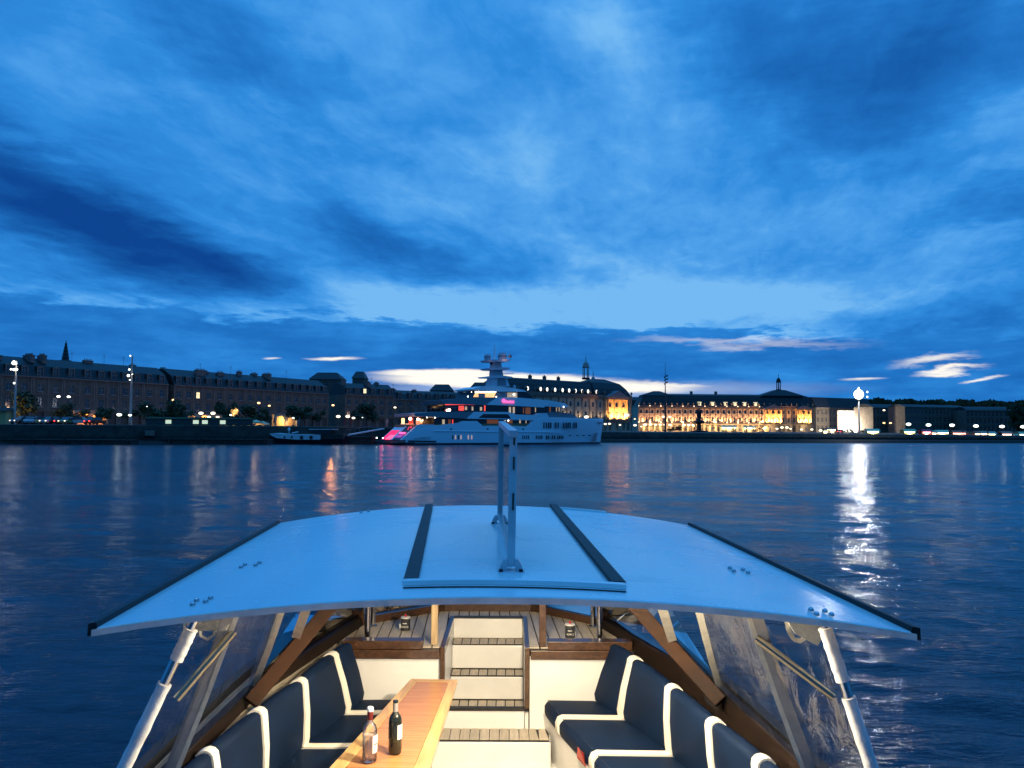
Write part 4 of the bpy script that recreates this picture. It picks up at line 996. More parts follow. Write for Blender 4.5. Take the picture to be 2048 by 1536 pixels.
# sculptural mast with stacked blades
zz = qZ(1331); t_ = empty('sculptural_mast', (dirx(1331)*300, 300, zz), 0, label='thin dark sculptural mast with staggered blades in front of the amber wing', cat='mast')
b = MB(); h1 = atY(1331, 726, 300).z-zz; h2 = atY(1331, 776, 300).z-zz; h3 = atY(1331, 818, 300).z-zz
b.tube([(0, 0, 0), (0, 0, h3), (0, 0, h2), (0, 0, h1)], [.42, .40, .16, .05], 8); local('pole', b, m_pole, t_)
for px, py, w_ in ((1329, 755, 1.2), (1333.6, 752, 1.2), (1329.4, 761.4, 1.1), (1333.8, 758.6, 1.1), (1329.2, 768.5, .7), (1333.6, 765, .7)):
    q = atY(px, py, 300)-Vector(t_.location); b = MB(); b.prism([(0, -.1, q.z-.35), (q.x*1.6, -.1, q.z-.15), (q.x*1.8, -.1, q.z+.45), (q.x*.5, -.1, q.z+.25)], (0, .2, 0)); local('blade', b, m_pole, t_)
# fountain statue
t_ = empty('fountain_statue', (dirx(1398)*330, 330, qZ(1398)), 0, label='dark three-figure fountain statue on a round basin before the amber wing', cat='statue')
b = MB(); b.lathe([(3.2, 0), (3.4, .4), (.9, .8), (.7, 3.2), (2.9, 3.9), (3.0, 4.3), (.8, 4.6), (.7, 6.0)], (0, 0, 0), 16); local('basin', b, m_dark, t_)
for q in range(3):
    b = MB(); a = q*2.1; b.lathe([(.42, 6.0), (.5, 6.6), (.34, 7.6), (.46, 8.2), (.2, 8.6), (.26, 8.9), (.05, 9.3)], (math.cos(a)*.5, math.sin(a)*.5, 0), 8); b.tube([(math.cos(a)*.5, math.sin(a)*.5, 8.2), (math.cos(a+.5)*.9, math.sin(a+.5)*.9, 8.9), (0, 0, 9.7)], [.13, .1, .08], 6); local('figure', b, m_dark, t_, smooth=True)
# ================================================================== street life
def car(px, py, Y, c, lab, lights='f', ang=0.0, s=1.0):
    z0 = qZ(px); t_ = empty('parked_car', (dirx(px)*Y, Y, z0), ang, label=lab, cat='car')
    m = mat('car_paint_%d' % int(sum(c)*100), c, .3, coat=.5)
    def sec(x, w, z0_, z1_): return [(x, -w, z0_), (x, w, z0_), (x, w, z1_), (x, -w, z1_)]
    b = MB(); b.loft([sec(-2.1, .75, .4, .75), sec(-1.9, .85, .25, .85), sec(1.5, .87, .25, .85), sec(2.1, .78, .3, .65)]); local('body', b, m, t_, smooth=35)
    b = MB(); b.loft([[(-1.5, -.72, .86), (1.0, -.72, .86), (1.0, .72, .86), (-1.5, .72, .86)], [(-1.1, -.6, 1.4), (.3, -.6, 1.4), (.3, .6, 1.4), (-1.1, .6, 1.4)]]); local('cabin', b, m_glass, t_)
    W_ = MB().tube([(0, -.1, 0), (0, .1, 0)], .32, 12).mesh('wheel', [m_dark])
    for x in (-1.3, 1.3):
        for y in (-.82, .82): inst('wheel', W_, t_, (x, y, .32))
    lm = {'f': (m_warm, 2.05), 'r': (m_gred_l, -2.0)}
    for y in (-.55, .55):
        for k_, x in ((lights, 2.04 if lights == 'f' else -2.04),):
            inst('headlight' if k_ == 'f' else 'tail_light', SB['f' if k_ == 'f' else 'r'], t_, (x, y, .62), scale=(.1, .18, .12))
    return t_
m_gred_l = glow('tail_lamp', (1, .03, .02), 10)
SB = {'f': MB().sphere((0, 0, 0), 1, 8, 6).mesh('headlight', [m_warm]), 'r': MB().sphere((0, 0, 0), 1, 8, 6).mesh('tail_light', [m_gred_l])}
for a in [(62, 0, 150, (.3, .3, .32), 'grey car with red tail lamps beside the first left tree', 'r', -1.2), (46, 0, 151, (.12, .12, .13), 'dark car with headlights on near the left floodlight mast', 'f', -1.9), (76, 0, 151, (.5, .42, .2), 'yellowish car with headlights on between the first two trees', 'f', -2.1), (100, 0, 152, (.35, .33, .3), 'pale car with headlights on under the twin white lamps', 'f', -1.6),
          (121, 0, 153, (.2, .03, .03), 'dark red car with bright tail lamps under the second tree', 'r', 1.4), (135, 0, 153, (.4, .25, .08), 'orange-brown car with headlights on right of the red-lit car', 'f', -1.5), (192, 0, 154, (.15, .02, .02), 'dark car with red tail lamps under the glowing arches', 'r', 1.3), (163, 0, 154, (.5, .5, .5), 'pale van-like car in front of the glowing arches', 'f', 0),
          (310, 0, 158, (.1, .12, .1), 'dark green car right of the second floodlight mast', 'f', -1.4), (1680, 0, 300, (.45, .02, .02), 'red car with tail lamps on in front of the white screen', 'r', 1.0)]:
    car(*a)
# low glazed pavilion
t_ = empty('terrace_pavilion', (dirx(402)*158, 158, qZ(402)), R(20), label='long low dark green pavilion with a few lit windows under the warm globe lamps', cat='pavilion')
b = MB(); b.box(-9.5, 9.5, -1.2, 1.2, 0, 1.15); local('wall', b, mat('pavilion_green', (.05, .07, .05), .5), t_)
b = MB(); b.prism([(-9.8, -1.5, 1.16), (9.8, -1.5, 1.16), (9.2, -.4, 1.5), (-9.2, -.4, 1.5)], (0, 2.2, 0)); local('roof', b, m_green, t_)
for i in range(12):
    x = -8.8+i*1.6; b = MB(); b.box(x-.5, x+.5, -1.25, -1.202, .25, .95); local('window', b, glow('pavilion_window_lit', (.8, .95, .65), .7) if i in (2, 5, 6, 8) else m_glass, t_)
# parasols over the terrace, gold archway, market stalls
def parasol(px, Y, w, top, c, lab, pw=0):
    z0 = qZ(px); t_ = empty('parasol', (dirx(px)*Y, Y, z0), .3, label=lab, cat='parasol', group='lit restaurant parasols on the terrace'); h = atY(px, top, Y).z-z0
    b = MB(); k = b.add([(0, 0, h)]); r0 = [(w/2*x, w/2*y, h-.55) for x, y in ((-1, -1), (1, -1), (1, 1), (-1, 1))]; r1 = [(p[0], p[1], h-.8) for p in r0]; k1 = b.add(r0); k2 = b.add(r1)
    for i in range(4): j = (i+1) % 4; b.face(k, k1+i, k1+j); b.face(k1+i, k2+i, k2+j, k1+j)
    local('canopy', b, mat('parasol_cloth', c, .9), t_); b = MB(); b.tube([(0, 0, 0), (0, 0, h-.05)], .04, 6); b.box(-.3, .3, -.3, .3, 0, .08); local('pole', b, m_pole, t_)
    if pw: plamp((dirx(px)*Y, Y-.5, z0+h-1.0), pw, (1, .62, .26), .2, 'terrace_light')
for i, (px, top) in enumerate(((455, 840), (470, 841), (484, 842), (500, 840), (513, 839), (527, 842))):
    parasol(px, 166+(i % 2)*2, 2.6, top, (.62, .48, .30), f'{ORD[i]} glowing restaurant parasol counted from the low pavilion side', 70)
t_ = empty('lit_tree_sign', (dirx(470)*170, 170, qZ(470)), 0, label='gold-lit leafy ornament standing over the restaurant parasols', cat='ornament'); b = MB(); rnd = random.Random(5)
foliage(b, (0, 0, 2.7), .8, 260, rnd, .14); local('ornament_leaves', b, [mat('gold_leaf_a', (.5, .3, .08), .6, emis=(1, .5, .12), estr=1.2), mat('gold_leaf_b', (.6, .4, .1), .6, emis=(1, .6, .2), estr=2.2), mat('gold_leaf_c', (.4, .25, .08), .6)], t_); b = MB(); b.tube([(0, 0, 0), (0, 0, 2.4)], .07, 6); local('post', b, m_pole, t_)
def archway(px0, px1, pt, Y, lab, c, pw, n=1):
    A = gp(px0, Y, .5); t_ = empty('lit_archway', A, R(35), label=lab, cat='archway'); L = (px1-px0)/FPX*Y*1.15; H = atY((px0+px1)/2, pt, Y).z-.5; b = MB(); bw_ = L/n
    for i in range(n):
        x0 = bw_*i; pts = [(x0, 0, 0), (x0+.35, 0, 0)]+[(x0+bw_/2-(bw_/2-.35)*math.cos(math.pi*k/8), 0, H*.55+(H*.36)*math.sin(math.pi*k/8)) for k in range(9)]+[(x0+bw_-.35, 0, 0), (x0+bw_, 0, 0), (x0+bw_, 0, H), (x0, 0, H)]
        b.prism(pts, (0, .6, 0))
    local('arch_wall', b, m_stone2, t_); b = MB(); b.box(0, L, 2.2, 2.4, 0, H); local('passage_back', b, mat('ochre_render', (.55, .36, .16), .9), t_)
    M = basis(t_); plamp(M @ Vector((L/2, 1.2, H*.5)), pw, c, .25, 'archway_light'); plamp(M @ Vector((L*.5, -.5, H*.3)), pw*.12, c, .25, 'archway_light')
archway(551, 592, 829, 205, 'golden-lit stone archway of the quay row with two openings', (1, .62, .25), 520, 2)
archway(150, 203, 820, 178, 'glowing orange arches at the foot of the left houses', (1, .42, .16), 900, 2)
archway(372, 438, 828, 200, 'warm-lit arcade behind the globe lamp cluster', (1, .48, .22), 700, 3)
plamp(gp(664, 250, 3.5), 1500, (1, .35, .08), .4, 'alley_light'); plamp(gp(6, 162, 2.2), 1500, (1, .50, .16), .4, 'kiosk_light')
b = MB(); t_ = empty('alley_house', gp(655, 330, .4), R(60), label='orange-lit wall closing the alley in the middle of the row', cat='building'); ops = [(2, 3.2, 5, 7), (6, 7.2, 5, 7)]; facade(b, 10, 9.5, ops, dep=6); local('wall', b, mat('orange_render', (.42, .25, .13), .9), t_); b = MB(); b.prism([(-.2, -.2, 9.5), (-.2, 3, 12), (-.2, 6.2, 9.5)], (10.4, 0, 0)); local('roof', b, m_slate, t_)
for o in ops: inst('window', WIN['b'], t_, (o[0]+.6, .12, o[2]), scale=(.8, 1, 1))
b = MB(); t_ = empty('quay_kiosk', (dirx(-2)*156, 156, .6), 0, label='orange-glowing kiosk cut by the left picture edge', cat='kiosk'); b.box(-2, 1.4, 0, 2.4, 0, 2.5); local('kiosk_wall', b, mat('ochre_render', (.55, .36, .16)), t_); b = MB(); b.prism([(-2.4, -.5, 2.51), (1.8, -.5, 2.51), (1.2, .3, 3.2), (-1.8, .3, 3.2)], (0, 2.6, 0)); local('kiosk_roof', b, m_slate, t_)
def stall(px, wpx, Y, top, c, glowc, lab, pw=800, st=2.0):
    z0 = qZ(px); t_ = empty('market_stall', (dirx(px)*Y, Y, z0), 0, label=lab, cat='market stall', group='lit market stalls on the right bank'); w = wpx/FPX*Y; h = atY(px, top, Y).z-z0; d = 2.4
    b = MB(); b.prism([(-w/2-.2, -.9, h-.7), (-w/2-.2, .4, h), (-w/2-.2, d+.2, h-.4), (-w/2-.2, d+.2, h-.5), (-w/2-.2, .4, h-.1), (-w/2-.2, -.9, h-.8)], (w+.4, 0, 0)); local('awning', b, mat('awning_'+str(int(c[0]*100+c[1]*10)), c, .85), t_)
    for x in (-w/2, w/2):
        for y in (0, d): b = MB(); b.bar((x, y, 0), (x, y, h-.5), .08); local('post', b, m_pole, t_)
    b = MB(); b.box(-w/2+.1, w/2-.1, -.1, .6, 0, .95); local('counter', b, mat('stall_wood', (.3, .2, .12), .8), t_); b = MB(); b.box(-w/2, w/2, d-.05, d, 0, h-.6); local('back_sheet', b, mat('awning_'+str(int(c[0]*100+c[1]*10)), c, .85), t_)
    b = MB(); b.bar((-w/2+.2, -.2, h-.95), (w/2-.2, -.2, h-.95), .42); local('light_tube', b, mat('stall_glow_'+str(int(glowc[1]*100)), glowc, .5, emis=glowc, estr=st*2.6), t_)
    plamp((dirx(px)*Y, Y-.3, z0+h-1.4), pw, glowc, .25, 'stall_light')
for i, (px, w, top, c, gc, lab) in enumerate(((1745, 24, 857.5, (.5, .6, .4), (.85, 1, .55), 'market stall with a long green-white light strip by the leafy trees'), (1818, 22, 858, (.5, .55, .3), (.95, 1, .45), 'yellow-green lit stall under the first green-white lamp'), (1852, 17, 858.6, (.6, .08, .12), (1, .35, .4), 'red and pink lit stall left of the yellow ones'), (1867, 9, 861, (.6, .5, .3), (1, .85, .5), 'narrow yellow-lit stall right of the pink one'), (1884, 24, 860, (.7, .65, .4), (1, .92, .55), 'wide cream-lit stall under the third green-white lamp'),
        (1917, 26, 861, (.65, .15, .10), (1, .42, .3), 'long red-roofed stall full of warm light'), (1938, 16, 867, (.6, .1, .04), (1, .3, .12), 'low red stall joining the long red-roofed one'), (1953, 10, 862, (.6, .6, .3), (1, .95, .5), 'small yellow stall left of the orange one'), (1966, 14, 862, (.65, .3, .2), (1, .65, .4), 'orange-lit stall under the fourth green-white lamp'), (1982, 14, 863, (.65, .6, .45), (1, .95, .7), 'cream-lit stall right of the orange one'), (2012, 19, 863, (.7, .25, .18), (1, .6, .45), 'salmon-lit stall under the fifth green-white lamp'), (2029, 8, 866, (.6, .5, .45), (1, .85, .7), 'tiny pale stall right of the salmon one'), (2046, 18, 863.5, (.5, .6, .5), (.95, 1, .85), 'green-white lit stall cut by the right picture edge'),
        (1650, 10, 858, (.6, .5, .4), (1, .85, .6), 'small lit kiosk left of the white screen'), (1663, 20, 855, (.6, .65, .6), (.9, 1, .85), 'white-lit tent left of the white screen'))):
    stall(px, w, 262 if px > 1700 else 330, top, c, gc, lab)
for i, (px0, px1, t0) in enumerate(((1443, 1472, 851), (1488, 1510, 852))):   # glowing terrace tents in front of the amber wing
    stall((px0+px1)/2, px1-px0, 360, t0, (.7, .6, .35), (1, .85, .5), ('wide glowing terrace tent before the amber palace wing', 'small glowing terrace tent right of the wide one')[i], 900)
# people on the promenade: one continuous body each
def body(pose=0):
    me = bpy.data.meshes.new('person'); s_ = .12+.10*pose
    v = [(0, 0, .95), (0, 0, 1.2), (0, 0, 1.42), (0, 0, 1.52), (0, .01, 1.66), (.10, 0, .90), (.12, s_, .5), (.13, s_*1.2-.1, .06), (.13, s_*1.2+.04, .04), (-.10, 0, .90), (-.12, -s_, .5), (-.13, -s_*1.6, .06), (-.13, -s_*1.6+.14, .04), (.20, 0, 1.40), (.26, -.05, 1.12), (.25, .12, .9), (-.20, 0, 1.40), (-.26, .05, 1.12), (-.25, .16, .92)]
    e = [(0, 1), (1, 2), (2, 3), (3, 4), (0, 5), (5, 6), (6, 7), (7, 8), (0, 9), (9, 10), (10, 11), (11, 12), (2, 13), (13, 14), (14, 15), (2, 16), (16, 17), (17, 18)]
    me.from_pydata(v, e, []); o = bpy.data.objects.new('tmp', me); COL.objects.link(o); md = o.modifiers.new('s', 'SKIN')
    rr = [.15, .13, .15, .06, .105, .10, .065, .045, .04, .10, .065, .045, .04, .06, .045, .035, .06, .045, .035]
    for i, r in enumerate(rr): me.skin_vertices[0].data[i].radius = (r, r*.85)
    me.skin_vertices[0].data[0].use_root = True
    o.modifiers.new('u', 'SUBSURF').levels = 1
    dg = bpy.context.evaluated_depsgraph_get(); m2 = bpy.data.meshes.new_from_object(o.evaluated_get(dg)); bpy.data.objects.remove(o); return m2
BOD = [body(0), body(1)]
PCOL = [mat('coat_%s' % n, c, .9) for n, c in (('navy', (.02, .03, .06)), ('grey', (.10, .10, .10)), ('brown', (.09, .05, .03)), ('cream', (.4, .37, .3)), ('red', (.3, .04, .04)))]
nm_ = ['navy', 'grey', 'brown', 'cream', 'red']
bod_m = {}
for b_i in range(2):
    for c_i in range(5): m2 = BOD[b_i].copy(); m2.materials.clear(); m2.materials.append(PCOL[c_i]); bod_m[b_i, c_i] = m2
rnd = random.Random(11)
spots = [(1355, 'near the umbrella-shaped tree'), (1372, 'left of the fountain statue'), (1388, 'before the fountain statue'), (1412, 'right of the fountain statue'), (1425, 'alone on the quay edge below the amber wing'), (1437, 'left of the wide glowing tent'), (1452, 'in front of the wide glowing tent'), (1466, 'at the right corner of the wide glowing tent'), (1478, 'between the two glowing tents'), (1493, 'in front of the small glowing tent'), (1506, 'at the right of the small glowing tent'), (1518, 'left of the first golden bay group'), (1540, 'below the first golden bay group'), (1560, 'between the golden bay groups'), (1586, 'left of the second golden bay group'), (1612, 'below the second golden bay group'), (1646, 'beside the small lit kiosk'), (1658, 'before the white-lit tent'), (1672, 'left of the red car'), (1694, 'before the white screen'), (1706, 'right part of the white screen'), (1730, 'right of the floodlight mast'), (1898, 'by the cream-lit stall'), (1925, 'by the long red-roofed stall'), (1974, 'by the orange-lit stall'), (775, 'above the yacht stern'), (762, 'at the top of the foot ramp'), (690, 'under the three warm globes'), (703, 'right of the three warm globes'), (549, 'left of the gold archway'), (600, 'right of the gold archway')]
for i, (px, where) in enumerate(spots):
    Y = qY(px)+rnd.uniform(1.5, 5) if px > 1000 else 163+rnd.random()*4; c = rnd.randrange(5); k = rnd.randrange(2)
    o = bpy.data.objects.new('person', bod_m[k, c]); COL.objects.link(o); o.location = (dirx(px)*Y, Y, qZ(px)); o.rotation_euler = (0, 0, rnd.uniform(0, 6.28))
    tag(o, f'distant person in {"a" if nm_[c] != "x" else ""} {nm_[c]} coat {("standing", "walking")[k]} {where}', 'person', 'people out on the promenade')
# ================================================================== own boat
m_white = mat('gelcoat_white', (.78, .77, .73), .38, nscale=2.5, namt=.04, bump=.12, bscale=60, coat=.15)
m_roof = mat('roof_gelcoat', (.82, .82, .81), .30, nscale=2.0, namt=.035, bump=.035, bscale=240, coat=.25)
def roof_marks(m):
    t = m.node_tree; b = t.nodes['Principled BSDF']; tcn = t.nodes.new('ShaderNodeTexCoord'); sp_ = t.nodes.new('ShaderNodeSeparateXYZ'); t.links.new(tcn.outputs['Object'], sp_.inputs[0]); x, y = NX(t, sp_.outputs[0]), NX(t, sp_.outputs[1])
    streak = noise(t, comb(t, x*.9, y*11.0, 0.0), 1.0, 6, .65).smooth(.56, .80)*.5 + noise(t, comb(t, x, y, 3.0), 26.0, 3, .6).smooth(.66, .74)*.35 + noise(t, comb(t, x, y, 8.0), 2.2, 5, .6).smooth(.5, .75)*.45
    mx = t.nodes.new('ShaderNodeMix'); mx.data_type = 'RGBA'; t.links.new((streak*.42).clamp().s, mx.inputs[0]); mx.inputs[6].default_value = (.82, .82, .81, 1); mx.inputs[7].default_value = (.42, .43, .42, 1)
    t.links.new(mx.outputs[2], b.inputs['Base Color']); t.links.new((streak*.3+.24).clamp().s, b.inputs['Roughness'])
roof_marks(m_roof)
m_mah = mat('mahogany', (.070, .032, .015), .34, nscale=3, namt=.28, stretch=(14, 1, 14), coat=.5)
m_mahl = mat('varnished_mahogany_light', (.42, .24, .11), .3, nscale=3, namt=.2, stretch=(14, 14, 1), coat=.5)
m_teak = [mat('deck_teak_%d' % i, c, .7, nscale=5, namt=.10, stretch=(10, 1, 1), bump=.15, bscale=80) for i, c in enumerate([(.50, .43, .33), (.46, .40, .31), (.53, .46, .36)])]
m_caulk = mat('black_caulk', (.010, .010, .011), .6)
m_steel = mat('polished_steel', (.55, .55, .56), .16, metal=1)
m_rub = mat('roof_black_rubber', (.012, .013, .015), .55, nscale=20, namt=.3)
m_vinyl = mat('navy_upholstery', (.0045, .0125, .034), .55, spec=.06, nscale=6, namt=.15, bump=.22, bscale=220)
m_pipe = mat('cream_upholstery', (.78, .74, .62), .42, bump=.15, bscale=200)
m_oak = mat('oak_border', (.60, .36, .14), .32, nscale=2.2, namt=.22, stretch=(9, .8, 9), coat=.35)
m_oakx = mat('oak_border_cross', (.60, .36, .14), .32, nscale=2.2, namt=.22, stretch=(.8, 9, 9), coat=.35)
def wood_bands(name, c1, c2, fy=38.0):
    m = bpy.data.materials.new(name); m.use_nodes = True; t = m.node_tree; b = t.nodes['Principled BSDF']
    tcn = t.nodes.new('ShaderNodeTexCoord'); sp_ = t.nodes.new('ShaderNodeSeparateXYZ'); t.links.new(tcn.outputs['Object'], sp_.inputs[0])
    x, y = NX(t, sp_.outputs[0]), NX(t, sp_.outputs[1])
    n = noise(t, comb(t, x*1.2, y*fy, 0.0), 1.6, 5, .6, .3)
    mx = t.nodes.new('ShaderNodeMix'); mx.data_type = 'RGBA'; t.links.new(n.smooth(.3, .7).s, mx.inputs[0]); mx.inputs[6].default_value = (*c1, 1); mx.inputs[7].default_value = (*c2, 1)
    t.links.new(mx.outputs[2], b.inputs['Base Color']); b.inputs['Roughness'].default_value = .26; b.inputs['Coat Weight'].default_value = .3; b.inputs['Coat Roughness'].default_value = .2
    MATS[name] = m; return m
m_inlay = wood_bands('red_wood_field', (.33, .135, .045), (.48, .225, .085))
def clear(name, rough, bump, bsc, tint, glossw, body=.0, rscale=1):
    m = bpy.data.materials.new(name); m.use_nodes = True; t = m.node_tree; t.nodes.clear()
    o = t.nodes.new('ShaderNodeOutputMaterial'); tr = t.nodes.new('ShaderNodeBsdfTransparent'); tr.inputs[0].default_value = (*tint, 1)
    gl = t.nodes.new('ShaderNodeBsdfGlossy'); gl.inputs['Roughness'].default_value = rough; gl.inputs[0].default_value = (1, 1, 1, 1)
    fr = t.nodes.new('ShaderNodeFresnel'); fr.inputs['IOR'].default_value = 1.5
    if bump:
        tcn = t.nodes.new('ShaderNodeTexCoord'); mp = t.nodes.new('ShaderNodeMapping'); mp.inputs['Scale'].default_value = bsc; t.links.new(tcn.outputs['Object'], mp.inputs[0])
        n = noise(t, mp.outputs[0], 1.0, 5, .55, 1.6); bp = t.nodes.new('ShaderNodeBump'); bp.inputs['Strength'].default_value = bump; bp.inputs['Distance'].default_value = .05
        t.links.new(n.s, bp.inputs['Height']); t.links.new(bp.outputs[0], gl.inputs['Normal']); t.links.new(bp.outputs[0], fr.inputs['Normal'])
    mx = t.nodes.new('ShaderNodeMixShader'); f = (NX(t, fr.outputs[0])*glossw).clamp()
    t.links.new(f.s, mx.inputs[0]); t.links.new(tr.outputs[0], mx.inputs[1]); t.links.new(gl.outputs[0], mx.inputs[2]); last = mx.outputs[0]
    if body:
        d2 = t.nodes.new('ShaderNodeBsdfDiffuse'); d2.inputs[0].default_value = (.42, .45, .48, 1)
        m2 = t.nodes.new('ShaderNodeMixShader')
        n3_ = noise(t, mp.outputs[0], 1.4, 4, .6, 2.2); bf = (n3_.smooth(.50, .72)*body*2.4+body*.35)
        t.links.new(bf.s, m2.inputs[0]); t.links.new(last, m2.inputs[1]); t.links.new(d2.outputs[0], m2.inputs[2]); last = m2.outputs[0]
    t.links.new(last, o.inputs[0]); MATS[name] = m; return m
m_pane = clear('windscreen_glass', .02, .0, None, (.82, .86, .88), 1.0)
m_curt = clear('clear_vinyl', .12, .5, (7, 4.2, 1.6), (.80, .81, .82), .20, body=.016)
m_cpanel = clear('standing_panel_pane', .05, .0, None, (.34, .41, .48), 1.0)
DZ = -1.77
ZS, ZT = -2.15, -1.70
def lin(tab, Y):
    for a, b_ in zip(tab, tab[1:]):
        if Y >= b_[0] or b_ is tab[-1]: u = (Y-a[0])/(b_[0]-a[0]); return a[1]+(b_[1]-a[1])*u
BR = dict(c=[(6.75, .655), (6.42, .79), (5.88, .985), (5.4, 1.12), (4.4, 1.33), (3.2, 1.42)], f=[(6.75, .265), (6.28, .365), (5.70, .53), (5.0, .70), (4.4, .84), (3.2, .98)], t=[(6.75, .83), (6.34, .94), (5.65, 1.095), (5.0, 1.215), (4.44, 1.33), (3.2, 1.50)])
BL = dict(c=[(6.77, -1.15), (6.5, -1.205), (5.92, -1.34), (5.4, -1.46), (4.4, -1.52), (3.2, -1.52)], f=[(6.77, -.74), (6.5, -.78), (5.92, -.90), (5.4, -1.00), (4.4, -1.07), (3.2, -1.08)], t=[(6.77, -1.30), (6.42, -1.37), (5.75, -1.44), (5.14, -1.54), (4.5, -1.61), (3.2, -1.66)])
def axisX(Y): return .045-.043*Y
boat = empty('tour_boat', (axisX(6), 6, DZ), 0, label='white and mahogany tour boat we look forward along, with roof, windscreen and open cockpit', cat='boat')
def part(name, b, m, smooth=False, bevel=0, parent=boat, **k): return b.build(name, m, parent, smooth=smooth, bevel=bevel, **k)
# hull outline half-width by distance along the boat
HW = [(1.2, 1.70), (3, 1.745), (4.5, 1.745), (6, 1.69), (7.5, 1.54), (9, 1.28), (10.5, .92), (11.6, .46), (12.2, .06)]
def hw(Y):
    for a, b_ in zip(HW, HW[1:]):
        if Y <= b_[0]: u = (Y-a[0])/(b_[0]-a[0]); return a[1]+(b_[1]-a[1])*u
    return .05
ys = [1.2+i*.5 for i in range(22)]+[12.2]
# cockpit edge (inner side of the side decks)
COAM = {-1: [atZ(720, 1250, DZ), atZ(495, 1402, DZ), atZ(360, 1540, DZ)], 1: [atZ(1204, 1253, DZ), atZ(1440, 1397, DZ), atZ(1590, 1540, DZ)]}
for s in (-1, 1):
    c = COAM[s]; d = (c[2]-c[1]); c.append(c[2]+Vector((0.02*s, -3.2, 0)))
def coamX(s, Y):
    c = COAM[s]
    for a, b_ in zip(c, c[1:]):
        if Y >= b_.y: u = (Y-a.y)/(b_.y-a.y); return a.x+(b_.x-a.x)*u
    return c[-1].x
BK = 6.85
# hull shell
for s, nm in ((-1, 'hull_side'), (1, 'hull_side')):
    b = MB(); secs = []
    for Y in ys:
        x = axisX(Y)+s*hw(Y); secs.append([(x, Y, DZ-.01), (x+s*.03, Y, DZ-.12), (axisX(Y)+s*hw(Y)*.93, Y, -2.75), (axisX(Y)+s*hw(Y)*.85, Y, -3.3), (axisX(Y)+s*hw(Y)*.80, Y, -3.3), (axisX(Y)+s*(hw(Y)*.93-.06), Y, -2.75), (x-s*.05, Y, DZ-.12), (x-s*.05, Y, DZ-.012)])
    b.loft(secs); part(nm, b, m_white, smooth=35)
    b = MB(); b.loft([[(axisX(Y)+s*(hw(Y)+.045), Y, DZ-.05), (axisX(Y)+s*(hw(Y)-.02), Y, DZ-.05), (axisX(Y)+s*(hw(Y)-.02), Y, DZ+.05), (axisX(Y)+s*(hw(Y)+.045), Y, DZ+.05)] for Y in ys]); part('gunwale', b, m_rub, smooth=35)
# decks: black bed with separate teak planks on top
def deckbed(pts):
    b = MB(); b.prism(pts, (0, 0, -.06)); return b
deck = part('deck', deckbed([Vector((axisX(Y)-hw(Y)+.03, Y, DZ-.012)) for Y in [7.902]+[y for y in ys if y > 7.95]]+[Vector((axisX(Y)+hw(Y)-.03, Y, DZ-.012)) for Y in [y for y in reversed(ys) if y > 7.95]+[7.902]]), m_caulk)
OPX0, OPX1, OPY = -.535, .112, 7.90      # stair opening cut into the fore deck
b = MB(); b.prism([Vector((coamX(-1, BK)-.25, BK, DZ-.012)), Vector((OPX0-.01, BK, DZ-.012)), Vector((OPX0-.01, OPY, DZ-.012)), Vector((axisX(7.9)-hw(7.9)+.03, OPY, DZ-.012))], (0, 0, -.055)); part('deck', b, m_caulk)
b = MB(); b.prism([Vector((OPX1+.01, BK, DZ-.012)), Vector((coamX(1, BK)+.25, BK, DZ-.012)), Vector((axisX(7.9)+hw(7.9)-.03, OPY, DZ-.012)), Vector((OPX1+.01, OPY, DZ-.012))], (0, 0, -.055)); part('deck', b, m_caulk)
pw = .098; k0 = -20
for k in range(-20, 21):
    t0, t1 = k*pw+.006, (k+1)*pw-.006
    def X0(Y): return axisX(Y)+t0
    def X1(Y): return axisX(Y)+t1
    tm = max(abs(t0), abs(t1)); Ye = BK
    while Ye < 12 and hw(Ye)-.06 > tm: Ye += .05
    segs = []
    xm = axisX(7.1)+(t0+t1)/2
    inop = OPX0-.02 < xm+.03 and xm-.03 < OPX1+.02
    segs.append((OPY+.05 if inop else BK+.02, min(8.12, Ye))); segs.append((8.13, Ye))
    for (a, e) in segs:
        if e-a < .15: continue
        b = MB(); b.hexa([(X0(a), a, DZ-.011), (X1(a), a, DZ-.011), (X1(e), e, DZ-.011), (X0(e), e, DZ-.011), (X0(a), a, DZ), (X1(a), a, DZ), (X1(e), e, DZ), (X0(e), e, DZ)])
        part('plank', b, m_teak[(k*7+int(a)) % 3], parent=deck)
for s in (-1, 1):     # side decks with three planks each side
    yy = [BK-.0, 6.2, 5.4, 4.45, 3.4, 2.2, 1.3]
    L_ = [Vector((lin(BL['t'], Y)-.05 if s < 0 else coamX(1, Y)-.01, Y, DZ-.014)) for Y in yy]; R_ = [Vector((axisX(Y)+s*(hw(Y)-.04), Y, DZ-.014)) for Y in yy]
    b = MB(); b.prism(L_+R_[::-1], (0, 0, -.05)); sd = part('side_deck', b, m_caulk)
    n = 5
    for q in range(n):
        b = MB(); secs = []
        for a, c in zip(L_, R_):
            p0, p1 = a.lerp(c, q/n), a.lerp(c, (q+1)/n); g = Vector((s*.004, 0, 0)); p0 = p0+g; p1 = p1-g
            secs.append([p0+Vector((0, 0, .001)), p1+Vector((0, 0, .001)), p1+Vector((0, 0, .013)), p0+Vector((0, 0, .013))])
        b.loft(secs); part('plank', b, m_teak[q % 3], parent=sd)
